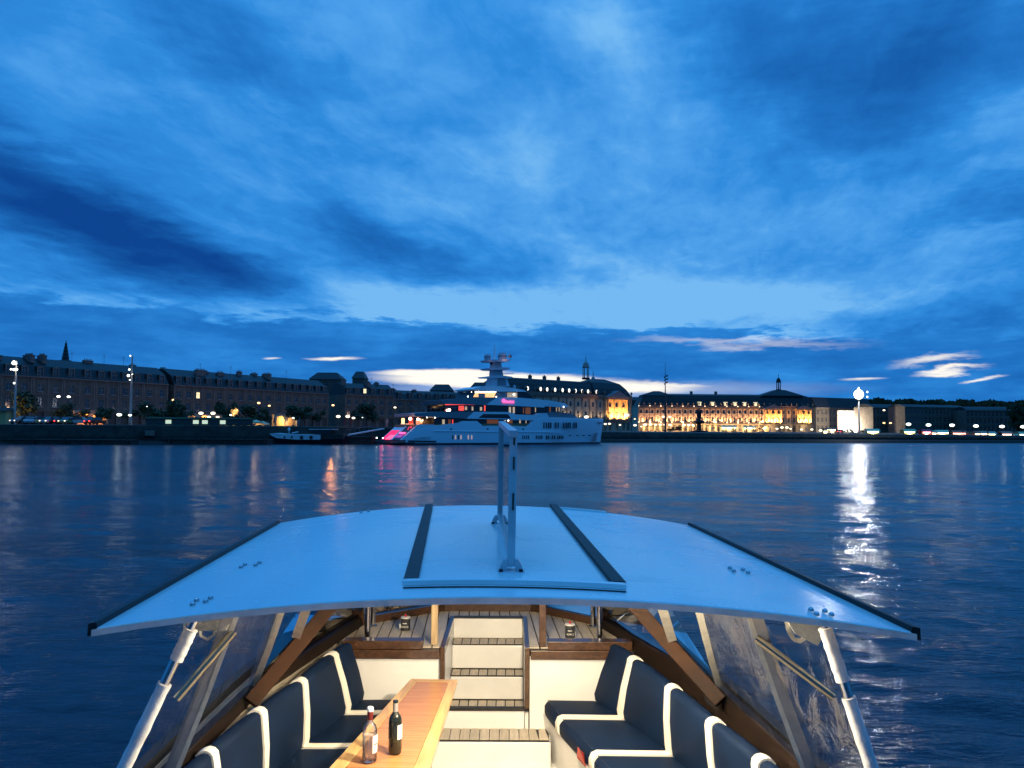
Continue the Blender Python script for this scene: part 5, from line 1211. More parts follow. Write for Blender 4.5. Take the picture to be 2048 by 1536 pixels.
# bulkhead with beam and stair opening
zb_ = -2.62
yf = BK
for x0, x1, nm in ((-1.42, OPX0-.035, 'bulkhead_panel'), (OPX1+.045, 1.0, 'bulkhead_panel')):
    b = MB(); b.box(x0, x1, yf, yf+.04, zb_, DZ-.03); part(nm, b, m_white)
for x0, x1 in ((-1.36, OPX0-.04), (OPX1+.05, .99)):
    b = MB(); b.box(x0, x1, yf-.035, yf-.002, DZ-.085, DZ-.015); part('beam', b, m_mah, bevel=.005)
    b = MB(); b.box(x0 if x0 < 0 else x0+.14, x1-(.14 if x0 < 0 else 0), yf-.02, yf+.10, DZ-.014, DZ+.055); part('sill_rail', b, m_mah, bevel=.006)
zo = -2.245
for x in (OPX0-.036, OPX1+.004):
    b = MB(); b.box(x, x+.038, yf-.04, yf+.03, zo, DZ+.012); b.box(x, x+.038, yf+.031, OPY+.04, DZ-.06, DZ+.012); part('door_post', b, m_mah if x < 0 else m_mah, bevel=.004)
b = MB(); b.box(OPX0, OPX1+.003, OPY, OPY+.045, DZ-.006, DZ+.013); part('door_head', b, m_rub)
b = MB(); b.box(OPX0-.03, OPX1+.04, yf-.012, yf+.03, zo-.026, zo-.002); part('threshold', b, m_rub)
# stairwell walls and steps
b = MB(); b.box(OPX0, OPX1, yf+.001, yf+.035, -2.50, zo-.027); part('sill_panel', b, m_white)
b = MB()
b.box(OPX0-.033, OPX0-.002, yf+.032, OPY+.4, -2.5, DZ-.062); part('stairwell_wall', b, m_white)
b = MB(); b.box(OPX1+.006, OPX1+.036, yf+.032, OPY+.4, -2.5, DZ-.062); part('stairwell_wall', b, m_white)
def step(zt, y0, y1, x0, x1, zlow):
    b = MB(); b.box(x0, x1, y0, y1, zlow, zt-.018); s_ = part('step', b, m_white, bevel=.008)
    n = max(3, round((x1-x0)/.082)); w = (x1-x0)/n
    b = MB(); b.box(x0+.004, x1-.004, y0+.006, y1-.004, zt-.017, zt-.006); part('caulk_bed', b, m_caulk, parent=s_)
    for i in range(n):
        b = MB(); b.box(x0+.006+i*w+.004, x0+.006+(i+1)*w-.006, y0+.010, y1-.010, zt-.0055, zt); part('plank', b, m_teak[i % 3], parent=s_)
step(-2.40, 6.90, 7.51, OPX0, OPX1, -2.55)
step(-2.18, 7.512, 7.69, OPX0, OPX1, -2.395)
step(-1.95, 7.692, 7.885, OPX0, OPX1, -2.175)
b = MB(); b.box(OPX0, OPX1, 7.887, 7.90, -1.948, DZ-.002); part('stair_back', b, m_white)
b = MB(); b.box(-.64, .315, 6.54, 6.845, -2.615, -2.412); s4 = part('step', b, m_white, bevel=.01)
b = MB(); b.box(-.63, .305, 6.555, 6.80, -2.411, -2.401); part('caulk_bed', b, m_caulk, parent=s4)
for i in range(12):
    x0 = -.625+i*.0775; b = MB(); b.hexa([(x0, 6.562, -2.400), (x0+.073, 6.562, -2.400), (x0+.070-.02*(i > 9), 6.795, -2.400), (x0, 6.795, -2.400), (x0, 6.562, -2.394), (x0+.073, 6.562, -2.394), (x0+.070-.02*(i > 9), 6.795, -2.394), (x0, 6.795, -2.394)]); part('plank', b, m_teak[i % 3], parent=s4)
b = MB(); b.box(-1.75, 1.6, 1.3, 6.84, -2.66, -2.62); part('cockpit_floor', b, m_white)
b = MB(); b.box(-.55, .55, 2.0, 6.40, -2.618, -2.606); part('floor_grating', b, m_teak[1])
# coaming, windscreen base and frames
for s in (-1, 1):
    c = COAM[s]; b = MB()
    secs = []
    for i, p in enumerate(c):
        w = .035; zl = -.03 if s < 0 else -.13; secs.append([p+Vector((-w, 0, zl)), p+Vector((w, 0, zl)), p+Vector((w*.8, 0, .085)), p+Vector((-w*.8, 0, .085))])
    b.loft(secs); part('coaming', b, mat('dark_mahogany', (.013, .008, .006), .5, spec=.15, nscale=3, namt=.25, stretch=(14, 1, 14)), bevel=.006)
    b = MB(); b.loft([[p+Vector((-s*.03, 0, -.15)), p+Vector((-s*.05, 0, -.15)), p+Vector((-s*.05, 0, -.85)), p+Vector((-s*.03, 0, -.85))] for p in c]); part('cockpit_side', b, m_white)
RF = lambda X, Y: None
# --- roof geometry
YN, YF = 3.6, 7.27
RT = .026
def rc(v): return (-.028)+(-.237+.028)*v
def roofz(u, v): return (-.858+.036*v)+(.145+.02*v)*(1-u*u)
def roofp(u, v, dz=0):
    bow = -.10*(1-u*u)*(1-v)*0
    return Vector((rc(v)+u*(1.765+.03*v), YN+(YF-YN)*v+.10*(1-u*u)*v*0+bow, roofz(u, v)+dz))
def roof_at(X, Y):
    v = (Y-YN)/(YF-YN); return roofz((X-rc(v))/1.775, v)
b = MB(); NU, NV = 36, 14
top = [[b.add([roofp(-1+2*i/NU, j/NV)]) for i in range(NU+1)] for j in range(NV+1)]
bot = [[b.add([roofp(-1+2*i/NU, j/NV, -RT)]) for i in range(NU+1)] for j in range(NV+1)]
for j in range(NV):
    for i in range(NU):
        b.face(top[j][i], top[j][i+1], top[j+1][i+1], top[j+1][i]); b.face(bot[j][i], bot[j+1][i], bot[j+1][i+1], bot[j][i+1])
for i in range(NU): b.face(top[0][i], bot[0][i], bot[0][i+1], top[0][i+1]); b.face(top[NV][i], top[NV][i+1], bot[NV][i+1], bot[NV][i])
for j in range(NV): b.face(top[j][0], top[j+1][0], bot[j+1][0], bot[j][0]); b.face(top[j][NU], bot[j][NU], bot[j+1][NU], top[j+1][NU])
roof = part('roof', b, m_roof, smooth=30, bevel=.006)
b = MB(); b.loft([[roofp(-1+2*i/NU, 0, -.005)+Vector((0, -.007, 0)), roofp(-1+2*i/NU, 0, -.005)+Vector((0, -.0005, 0)), roofp(-1+2*i/NU, 0, -RT-.004)+Vector((0, -.0005, 0)), roofp(-1+2*i/NU, 0, -RT-.006)+Vector((0, -.007, 0))] for i in range(NU+1)]); part('edge_trim', b, mat('edge_trim_lamplit', (.80, .66, .60), .6, nscale=8, namt=.1), parent=roof)  # warm lamplight on the near roof edge is put into the trim colour
for s in (-1, 1):
    b = MB(); secs = []
    for j in range(15):
        p = roofp(s*1.0, j/14*1.0); q = Vector((s*.03, 0, 0)); secs.append([p+Vector((-s*.012, 0, .002)), p+Vector((s*.030, 0, -.008)), p+Vector((s*.032, 0, -.05)), p+Vector((s*.002, 0, -.05))] if 0 else [p+Vector((-s*.022, 0, .003)), p+Vector((-s*.016, 0, .026)), p+Vector((s*.018, 0, .020)), p+Vector((s*.020, 0, -.034)), p+Vector((s*.004, 0, -.032))])
    b.loft(secs); part('gutter', b, m_rub, parent=roof, smooth=50)
def on(px, py):
    """world point of an image point on the roof skin"""
    d = ray(px, py); z = -.72
    for _ in range(12): p = d*(z/d.z); z = roof_at(p.x, p.y)
    return d*(z/d.z)
def strip(name, a, c, w, h, m, n=10, parent=roof, lift=.001):
    b = MB(); secs = []; dxy = Vector((c.x-a.x, c.y-a.y, 0)).normalized(); sd = Vector((dxy.y, -dxy.x, 0))*(w/2)
    for i in range(n+1):
        p = a.lerp(c, i/n); q = []
        for sgn, hh in ((-1, lift), (-1, h), (1, h), (1, lift)):
            r = p+sd*sgn; q.append(Vector((r.x, r.y, roof_at(r.x, r.y)+hh)))
        secs.append(q)
    b.loft(secs); return part(name, b, m, parent=parent, bevel=.002)
rl0, rl1, rr0, rr1 = on(821, 1166), on(858, 1013), on(1238, 1172), on(1107, 1013)
strip('hatch_rail', rl0, rl1, .066, .022, m_rub); strip('hatch_rail', rr0, rr1, .066, .022, m_rub)
strip('hatch_lip', on(806, 1170), on(1252, 1178), .05, .024, m_roof, 20)
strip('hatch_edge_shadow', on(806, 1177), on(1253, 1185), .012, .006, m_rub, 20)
strip('rail_stop', on(1112, 1017), on(1212, 1026), .04, .014, m_roof, 6)
NUT = MB().lathe([(.013, .001), (.013, .008), (.010, .014), (.004, .018)], (0, 0, 0), 10).mesh('bolt', [m_steel], smooth=True)
for px, py in ((385, 1211), (393, 1203), (411, 1205), (421, 1198), (482, 1136), (490, 1131), (511, 1132), (519, 1127), (722, 1026), (737, 1024), (1460, 1138), (1468, 1144), (1486, 1141), (1496, 1147), (1622, 1222), (1633, 1231), (1650, 1225), (1663, 1232)):
    p = on(px, py); o = bpy.data.objects.new('bolt', NUT); COL.objects.link(o); o.location = p-Vector((0, 0, .0)); o.parent = roof; o.matrix_parent_inverse = basis(roof).inverted()
# posts under the roof
def roofu(X, Y): return roof_at(X, Y)-RT-.002
def post(name, px, py, m, w=.06, d=.045, base=DZ, steel=0, shift=0):
    p = atZ(px, py, base); zt = roofu(p.x, min(p.y, 7.25)); b = MB()
    if steel: b.tube([p, Vector((p.x, p.y, zt))], w/2, 16); b.lathe([(w*.9, .001), (w*.9, .012), (w*.55, .02)], p, 16)
    else: b.box(p.x-w/2, p.x+w/2, p.y-d/2, p.y+d/2, p.z, zt)
    return part(name, b, m, smooth=40 if steel else False, bevel=0 if steel else .004)
m_post = mat('post_wood_pale', (.50, .36, .20), .35, nscale=3, namt=.2, stretch=(14, 14, 1), coat=.3)
post('roof_post', 869, 1288, m_post, .055, .05); post('roof_post', 1085, 1293, m_mah, .055, .05)
post('steel_post', 735, 1281, m_steel, .052, steel=1); post('steel_post', 1199, 1285, m_steel, .048, steel=1)
post('steel_post', 746, 1253, m_steel, .045, steel=1); post('steel_post', 1186, 1254, m_steel, .045, steel=1)
# windscreen: base bars, mullions, panes leaning back to the roof
WB = [atZ(722, 1249, DZ), atZ(884, 1221, DZ), atZ(1068, 1222, DZ), atZ(1204, 1252, DZ)]
WT = [Vector((-1.30, 7.16, 0)), Vector((-.66, 7.26, 0)), Vector((.25, 7.26, 0)), Vector((.86, 7.16, 0))]
for w in WT: w.z = roof_at(w.x, w.y)-.045
for i in range(3):
    b = MB(); b.bar(WB[i]+Vector((0, 0, .03)), WB[i+1]+Vector((0, 0, .03)), .05, .075); part('windscreen_base', b, m_mah, bevel=.004)
    b = MB(); q = [WB[i]+Vector((0, 0, .068)), WB[i+1]+Vector((0, 0, .068)), WT[i+1], WT[i]]; n_ = (q[1]-q[0]).cross(q[3]-q[0]).normalized()*.006
    b.prism(q, n_); part('windscreen_pane', b, m_pane)
for i in range(4):
    b = MB(); b.bar(WB[i], WT[i], .075 if i in (1, 2) else .05, .05, up=(0, 1, 0)); part('mullion', b, m_mah, bevel=.004)
# side frames: the long varnished struts and the side panes ahead of them
for s, base_px, top_px in ((-1, (505, 1400), (782, 1076)), (1, (1437, 1398), (1140, 1086))):
    p = atZ(*base_px, DZ+.06); q = atY(*top_px, 6.3); q.z = roofu(q.x, q.y)-.06
    b = MB(); dirn = (q-p); b.bar(p-dirn*.015, q, .095, .05, up=p.normalized()); part('windscreen_strut', b, m_mahl if 0 else mat('strut_wood', (.026, .011, .005), .6, spec=.1, nscale=3, namt=.3, stretch=(1, 1, 1), coat=0), bevel=.006)
    a = COAM[s][0]+Vector((0, 0, .08)); tq_ = WT[0 if s < 0 else 3]
    b = MB(); b.prism([a, COAM[s][1]+Vector((0, 0, .085)), q, tq_], Vector((s*.006, 0, 0))); part('side_pane', b, m_pane)
# clear vinyl side curtains with cream seams
def curtain(s, cols, rows=12):
    """cols: list of (bottom, top) world points going aft; a rippled sheet between them"""
    rnd = random.Random(5+s); b = MB(); grid = []
    n = 46
    for i in range(n+1):
        u = i/n*(len(cols)-1); k = min(int(u), len(cols)-2); f = u-k
        lo = cols[k][0].lerp(cols[k+1][0], f); hi = cols[k][1].lerp(cols[k+1][1], f)
        col_ = []
        for j in range(rows*2+1):
            w = j/(rows*2); p = lo.lerp(hi, w); a = math.sin(w*math.pi)
            rip = .016*math.sin(u*9+w*4+s)*a+.010*math.sin(u*23-w*7)*a+.007*math.sin(u*41+w*19)*a+.020*a*math.sin(w*3.1+u*1.4)
            col_.append(b.add([p+Vector((s*rip, 0, 0))]))
        grid.append(col_)
    for i in range(n):
        for j in range(rows*2): b.face(grid[i][j], grid[i+1][j], grid[i+1][j+1], grid[i][j+1])
    return part('clear_curtain', b, m_curt, smooth=180)
m_cream = mat('cream_canvas', (.70, .66, .55), .6, nscale=14, namt=.08, bump=.4, bscale=60)
m_wrap = mat('white_foam_wrap', (.66, .66, .66), .55, nscale=10, namt=.08, bump=.7, bscale=18)
def ribbon(name, pts, w, m, th=.004, side=1, n=12, parent=boat, wav=.0):
    b = MB(); P = [Vector(p) for p in pts]; secs = []
    for i in range(n+1):
        u = i/n*(len(P)-1); k = min(int(u), len(P)-2); p = P[k].lerp(P[k+1], u-k); d = (P[k+1]-P[k]).normalized()
        view = p.normalized(); x = d.cross(view).normalized(); nn = d.cross(x).normalized()
        ww = w*(1+wav*math.sin(i*2.1)); secs.append([p-x*ww/2, p+x*ww/2, p+x*ww/2+nn*th, p-x*ww/2+nn*th])
    b.loft(secs); return part(name, b, m, parent=parent, smooth=60)
for s, P in ((-1, dict(pole=((404, 1240), (203, 1630)), pY=(3.92, 3.85), wide=((463, 1238), (333, 1560)), wY=(4.05, 4.22), thin=((571, 1212), (508, 1372)), tY=(4.7, 5.5), short=((622, 1208), (592, 1275)), sY=(5.0, 5.6), rail=((468, 1262), (352, 1398)))),
             (1, dict(pole=((1640, 1256), (1778, 1640)), pY=(3.92, 3.85), wide=((1507, 1236), (1628, 1560)), wY=(4.05, 4.22), thin=((1394, 1222), (1443, 1388)), tY=(4.7, 5.5), short=((1318, 1213), (1345, 1282)), sY=(5.0, 5.6), rail=((1512, 1276), (1668, 1394))))):
    pt, pb = atY(*P['pole'][0], P['pY'][0]), atY(*P['pole'][1], P['pY'][1])
    pt.z = roofu(pt.x, pt.y) if abs(pt.x-rc(.1)) < 1.8 else pt.z
    b = MB(); b.tube([pb, pb.lerp(pt, .5), pt+Vector((0, 0, .02))], .0225, 18); part('stern_post', b, m_steel, smooth=60)
    for a0_, a1_ in (((.02, .62) if s < 0 else (.02, .58)), ((.735, .885) if s < 0 else (.66, .92))):
        b = MB(); nn = 14; rr = [.031+.0014*math.sin(i*2.3)+.001*math.sin(i*5.1) for i in range(nn+1)]; b.tube([pb.lerp(pt, a0_+(a1_-a0_)*i/nn) for i in range(nn+1)], rr, 16); part('foam_sleeve', b, m_wrap, smooth=60)
    wt, wb = atY(*P['wide'][0], P['wY'][0]), atY(*P['wide'][1], P['wY'][1])
    mid = wt.lerp(wb, .5)
    ribbon('wide_seam', [wt+Vector((0, 0, .04)), mid, wb], .062, mat('grey_canvas', (.40, .38, .36), .6, nscale=10, namt=.08, bump=.3, bscale=50), wav=.04)
    ribbon('cream_seam', [wt+Vector((-s*.035, -.004, .04)), mid+Vector((-s*.035, -.004, 0)), wb+Vector((-s*.035, -.004, 0))], .022, m_cream)
    tt, tb = atY(*P['thin'][0], P['tY'][0]), atY(*P['thin'][1], P['tY'][1])
    ribbon('thin_seam', [tt+Vector((0, 0, .04)), tt.lerp(tb, .5)+Vector((s*.0, 0, 0)), tb], .040, m_cream, wav=.05)
    st, sb = atY(*P['short'][0], P['sY'][0]), atY(*P['short'][1], P['sY'][1])
    ribbon('short_seam', [st+Vector((0, 0, .05)), sb], .058, m_cream)
    off = Vector((s*.012, 0, 0))
    curtain(s, [(COAM[s][1]+Vector((s*.05, .1, .02)), sb+Vector((s*.10, .45, .50))), (tb+off+Vector((0, 0, -.06)), tt+off+Vector((0, 0, .07))), (wb+off, wt+off+Vector((0, 0, .06))), (pb+off, pt+off)])
    ra, rb = atY(*P['rail'][0], 4.08), atY(*P['rail'][1], 3.92)
    b = MB(); b.tube([ra, rb], .020, 12); part('grab_rail', b, mat('bronze_tube', (.30, .27, .20), .22, metal=1), smooth=60)
    # cream flap and hanging strap under the roof corner
    c0 = atY(*((352, 1238) if s < 0 else (1560, 1232)), 4.05); f = [atY(*q, 4.06) for q in (((366, 1238), (472, 1222), (452, 1262), (384, 1262), (366, 1300)) if s < 0 else ((1572, 1238), (1650, 1250), (1648, 1272), (1636, 1292), (1590, 1268)))]
    b = MB(); b.prism(f, Vector((0, .008, 0))); part('canvas_flap', b, m_cream, bevel=.002)
    if s < 0:
        ribbon('strap', [atY(*q, 4.1) for q in ((424, 1226), (432, 1250), (446, 1276))], .030, m_cream); ribbon('strap', [atY(*q, 4.1) for q in ((400, 1262), (402, 1272), (414, 1279), (428, 1270), (430, 1258))], .012, m_cream)
    else:
        ribbon('strap', [atY(*q, 4.1) for q in ((1573, 1240), (1577, 1262), (1588, 1279), (1602, 1282), (1612, 1272), (1606, 1262))], .022, m_cream)
# bright sheet of curtain hem lying along the starboard side deck
ribbon('curtain_hem', [atZ(*q, DZ+.02) for q in ((1452, 1402), (1490, 1440), (1530, 1478), (1590, 1520))], .05, m_wrap, wav=.2)
# standing panel on the roof centreline
pn = empty('standing_panel', on(1027, 1150), 0, label='upright glazed panel in a pale frame standing along the roof centreline', cat='panel')
m_frame = mat('panel_frame_paint', (.55, .56, .60), .4, coat=.2, nscale=6, namt=.06)
nb_, fb = on(1022, 1140), on(1000, 1046); nb_.z += .02; fb.z += .02
YN_, YF_ = nb_.y, fb.y
nt_, ft_ = atY(1027, 872, YN_), atY(1003, 850, YF_)
def pb_(name, a, c, w, h, m=m_frame): b = MB(); b.bar(a, c, w, h, up=(0, 1, 0) if abs((c-a).normalized().z) > .6 else (0, 0, 1)); return b.build(name, m, pn, bevel=.003)
pb_('near_post', nb_, nt_, .040, .045); pb_('far_post', fb, ft_, .040, .045)
pb_('top_rail', nt_+Vector((.0, -.03, .012)), ft_+Vector((0, .03, .012)), .046, .034); pb_('bottom_rail', nb_+Vector((0, 0, .04)), fb+Vector((0, 0, .04)), .036, .03)
pb_('gasket', nb_+Vector((.012, .03, .06)), fb+Vector((.012, 0, .06)), .012, .012, m_rub)
b = MB(); q = [nb_+Vector((0, .024, .056)), fb+Vector((0, -.024, .056)), ft_+Vector((0, -.024, -.006)), nt_+Vector((0, .024, -.006))]; b.prism(q, Vector((.008, 0, 0))); b.build('pane', m_cpanel, pn)
for base, sc_f in ((nb_, 1.0), (fb, 1.0)):
    b = MB(); w = .055*sc_f; z = base.z-.018; y = base.y
    for sx_ in (-1, 1):
        b.prism([(base.x+sx_*.021, y-.03, z), (base.x+sx_*(w), y-.03, z), (base.x+sx_*w, y-.03, z+.022), (base.x+sx_*.036, y-.03, z+.055), (base.x+sx_*.021, y-.03, z+.055)], (0, .06, 0)); b.build('foot_bracket', m_frame, pn); b = MB()
    b = MB(); b.box(base.x-.07, base.x+.07, y-.08, y+.05, z-.022, z-.001); b.build('foot_plate', m_frame, pn, bevel=.003)
    for sx_ in (-1, 1): b = MB(); b.lathe([(.011, z), (.009, z+.012)], (base.x+sx_*.05, y-.058, 0), 8); b.build('bolt', m_rub, pn)
for f0, f1 in ((.93, .985), (.74, .84), (.43, .56)):
    a, c = nb_.lerp(nt_, f0), nb_.lerp(nt_, f1); b = MB(); b.bar(a+Vector((.004, -.024, 0)), c+Vector((.004, -.024, 0)), .009, .006, up=(0, 1, 0)); b.build('peeling_tape', m_rub, pn)

# ------------------------------------------------------------------ benches
def seatprof(T, s, Y, e=0.0):
    c, f = lin(T['c'], Y), lin(T['f'], Y); r = .05
    pts = [(c+s*.02, ZS+e), (f+s*r*.9, ZS+e+.004), (f+s*r*.35-s*e, ZS-.012+e), (f-s*e, ZS-.045), (f-s*e, ZS-.10), (f+s*.02-s*e*0, ZS-.125), (c+s*.02, ZS-.125)]
    return [Vector((x, Y, z)) for x, z in pts]
def backprof(T, s, Y, e=0.0):
    c, t_ = lin(T['c'], Y), lin(T['t'], Y); W_ = .085
    pts = [(c+s*.012-s*e, ZS-.0), (c+s*.004-s*e, ZS+.05)]
    xa_, za_ = t_-s*.045, ZT-.05
    pts += [(c+(xa_-c)*.5-s*(e+.006), ZS+.22), (xa_-s*e, za_-.0)]
    for k in range(1, 6):
        a = math.pi*k/6*1.0; pts.append((t_-s*math.cos(a)*(.047+e), ZT-.047+math.sin(a)*(.045+e)))
    pts += [(t_+s*.05, ZT-.06), (t_+s*.05, ZT-.30), (c+s*.13, ZS-.0)]
    return [Vector((x, Y, z)) for x, z in pts]
def bench(T, s, stripes, lab):
    t_ = empty('cockpit_bench', (lin(T['c'], 5.5), 5.5, -2.62), 0, label=lab, cat='bench', group='navy benches along the cockpit sides')
    edges = [6.74]+stripes+[3.2]; w = .036
    for k, (a, b_) in enumerate(zip(edges, edges[1:])):
        y0 = a-(w if k else 0); y1 = b_+(w if b_ != 3.2 else 0); n = 5
        ysq = [y0-.001]+[y0+(y1-y0)*i/n for i in range(1, n)]+[y1+.001]
        for nm, fn in (('seat_cushion', seatprof), ('back_cushion', backprof)):
            b = MB(); secs = [fn(T, s, y, -.006 if i in (0, len(ysq)-1) else .004*math.sin(math.pi*i/n)) for i, y in enumerate(ysq)]
            b.loft(secs); b.build(nm, m_vinyl, t_, smooth=50)
    for k, (a, b_) in enumerate(zip(edges, edges[1:])):
        y0 = a-(w if k else 0); y1 = b_+w
        b = MB(); b.tube([seatprof(T, s, y, .001)[1].lerp(seatprof(T, s, y, .001)[2], .4) for y in (y0, (y0*2+y1)/3, (y0+y1*2)/3, y1)], .0035, 6); b.build('welt', mat('navy_welt', (.003, .007, .018), .6), t_)
        if k in (2, 3):
            ym = y0+(y1-y0)*.45; q = backprof(T, s, ym, .0005)[:9]; b = MB(); b.tube(q, .0032, 6); b.build('back_seam', mat('navy_welt', (.003, .007, .018), .6), t_)
            q = seatprof(T, s, ym, .0005)[:5]; b = MB(); b.tube(q, .0032, 6); b.build('seat_seam', mat('navy_welt', (.003, .007, .018), .6), t_)
    for st in stripes:
        for nm, fn in (('seat_stripe', seatprof), ('back_stripe', backprof)):
            b = MB(); b.loft([fn(T, s, st+w, .006), fn(T, s, st, .009), fn(T, s, st-w, .006)]); b.build(nm, m_pipe, t_, smooth=50)
    b = MB(); yy = [6.83, 6.28, 5.7, 5.0, 4.4, 3.2]
    b.loft([[Vector((lin(T['f'], y)+s*.015, y, ZS-.126)), Vector((lin(T['c'], y)+s*.25, y, ZS-.126)), Vector((lin(T['c'], y)+s*.25, y, -2.618)), Vector((lin(T['f'], y)+s*.06, y, -2.618))] for y in yy]); b.build('bench_base', m_white, t_)
    return t_
bR = bench(BR, 1, [6.34, 5.65, 5.0, 4.44, 3.8], 'navy bench with cream stripes along the right side of the cockpit')
bL = bench(BL, -1, [6.42, 5.75, 5.14, 4.5, 3.85], 'navy bench with cream stripes along the left side behind the table')
# vent slot and red notice on the front of the right bench
def onfront(px, py, off=.012):
    d = ray(px, py); Y = 5.9
    for _ in range(20):
        p = d*(Y/d.y); fr = (ZS-.126-p.z)/(2.618-.126+ZS); x = lin(BR['f'], Y)+.015+.045*max(0, min(1, fr))-off; Y = Y+(x/(d.x/d.y)-Y)*.5
    return d*(Y/d.y)
q = [onfront(1110, 1476), onfront(1115, 1478), onfront(1115, 1506), onfront(1110, 1502)]
b = MB(); b.prism(q, Vector((.01, 0, 0))); b.build('vent_slot', m_rub, bR)
q = [onfront(1155, 1494), onfront(1171.5, 1512), onfront(1170, 1533), onfront(1154, 1516)]
b = MB(); b.prism(q, Vector((.006, 0, 0))); st_ = b.build('notice', mat('notice_red', (.70, .045, .03), .5), bR)
ux = (q[1]-q[0]); uz = (q[3]-q[0]); pm = mat('notice_white', (.85, .82, .78), .5)
for (u0, u1, v0, v1) in ((.15, .85, .16, .22), (.22, .78, .28, .33), (.42, .58, .50, .72), (.38, .62, .76, .80)):
    b = MB(); P = [q[0]+ux*u+uz*v+Vector((-.004, -.001, 0)) for u, v in ((u0, v0), (u1, v0), (u1, v1), (u0, v1))]; b.prism(P, Vector((.002, 0, 0))); b.build('print', pm, st_)

# ------------------------------------------------------------------ table and bottles
ZTB = -1.86
A_, B_, C_, D_ = atZ(822, 1357, ZTB), atZ(915, 1359, ZTB), atZ(853, 1552, ZTB), atZ(643, 1552, ZTB)
tb = empty('cockpit_table', ((A_.x+C_.x)/2, (A_.y+C_.y)/2, -2.62), 0, label='long tapering oak table with a reddish inlaid top in the cockpit', cat='table')
def tp(u, v, dz=0): return (A_.lerp(B_, u)).lerp(D_.lerp(C_, u), v)+Vector((0, 0, dz))
bu, bv0, bv1 = .17, .035, .055
def tb_part(name, q, m, th=.036, dz=0):
    b = MB(); b.prism([tp(u, v, dz) for u, v in q], (0, 0, -th)); return b.build(name, m, tb, bevel=.004)
g_ = .002
tb_part('border', [(0, 0), (bu-g_, bv0), (bu*.92-g_, 1-bv1), (0, 1)], m_oak)
tb_part('border', [(1, 0), (1, 1), (1-bu*.92+g_, 1-bv1), (1-bu+g_, bv0)], m_oak)
tb_part('border', [(0.004, -.0), (.996, -.0), (1-bu-g_, bv0-.003), (bu+g_, bv0-.003)], m_oakx)
tb_part('border', [(bu*.92, 1-bv1+.003), (1-bu*.92, 1-bv1+.003), (.996, 1), (.004, 1)], m_oakx)
tb_part('inlay', [(bu+g_, bv0), (1-bu-g_, bv0), (1-bu*.92-g_, 1-bv1), (bu*.92+g_, 1-bv1)], m_inlay, .030, -.002)
tb_part('inlay_bed', [(bu, bv0), (1-bu, bv0), (1-bu, 1-bv1), (bu, 1-bv1)], m_caulk, .004, -.033)
b = MB(); x = tp(.06, .5).x
for v in (.12, .86):
    p = tp(.5, v); b = MB(); b.lathe([(.11, -2.617), (.10, -2.60), (.03, -2.58), (.028, -1.94), (.08, -1.91), (.09, -1.899)], (p.x, p.y, 0), 16); b.build('leg', m_steel, tb, smooth=40)
# wine bottle
p = atZ(790, 1506, ZTB); z = ZTB+.001
wbm = mat('dark_bottle_glass', (.010, .012, .008), .06, coat=.4)
bo = empty('wine_bottle', (p.x, p.y, z), 0, label='dark wine bottle with silver neck foil standing on the table', cat='bottle')
b = MB(); b.lathe([(.030, 0), (.037, .004), (.038, .02), (.038, .175), (.036, .195), (.028, .212), (.018, .226), (.0145, .235), (.0142, .285)], (0, 0, 0), 28); local('glass_body', b, wbm, bo, smooth=40)
b = MB(); b.lathe([(.0152, .234), (.0150, .283), (.0150, .284)], (0, 0, 0), 20); local('neck_foil', b, mat('silver_foil', (.55, .50, .46), .35, metal=.7), bo, smooth=40)
b = MB(); b.lathe([(.0162, .2845), (.0164, .294), (.014, .297), (.008, .297)], (0, 0, 0), 20); local('cork_top', b, wbm, bo, smooth=40)
b = MB()
def labelband(b, r, a0_, a1_, z0, z1, n=10):
    for i in range(n):
        a, c = a0_+(a1_-a0_)*i/n, a0_+(a1_-a0_)*(i+1)/n; P = lambda t_, z_, rr: (rr*math.cos(t_), rr*math.sin(t_), z_)
        b.hexa([P(a, z0, r), P(c, z0, r), P(c, z0, r+.0006), P(a, z0, r+.0006), P(a, z1, r), P(c, z1, r), P(c, z1, r+.0006), P(a, z1, r+.0006)])
labelband(b, .0385, R(-62), R(40), .085, .165); local('label', b, mat('bottle_label', (.80, .78, .72), .6), bo)
b = MB(); labelband(b, .0385, R(-172), R(-140), .085, .150); local('back_label', b, mat('bottle_label_dark', (.10, .09, .09), .6), bo)
# clear bottle, half full
p = atZ(739, 1523, ZTB)
m_cg = clear('clear_glass', .03, .0, None, (.97, .97, .97), 2.2)
cb = empty('clear_bottle', (p.x, p.y, z), 0, label='clear bottle of pinkish drink with white stopper and dark red collar', cat='bottle')
b = MB(); b.lathe([(.030, 0), (.040, .004), (.041, .02), (.041, .150), (.040, .175), (.034, .198), (.020, .215), (.0145, .225), (.0145, .245)], (0, 0, 0), 28); local('glass_body', b, m_cg, cb, smooth=40)
b = MB(); b.lathe([(.028, .014), (.036, .018), (.037, .03), (.037, .148)], (0, 0, 0), 24); local('drink', b, mat('rose_drink', (.92, .74, .68), .1, alpha=.34), cb, smooth=40)
b = MB(); b.lathe([(.0165, .230), (.0175, .245), (.0165, .272), (.0150, .276)], (0, 0, 0), 20); local('collar', b, mat('dark_red_foil', (.09, .012, .010), .3), cb, smooth=40)
b = MB(); b.lathe([(.0175, .2765), (.0185, .281), (.0185, .294), (.015, .299), (.006, .300)], (0, 0, 0), 20); local('stopper', b, mat('white_plastic', (.82, .82, .80), .4), cb, smooth=40)
b = MB(); labelband(b, .0415, R(-58), R(12), .055, .150); local('label', b, mat('rose_label', (.75, .60, .55), .5), cb)
b = MB(); labelband(b, .0423, R(-50), R(5), .118, .148); local('label_patch', b, mat('bottle_label', (.80, .78, .72)), cb)
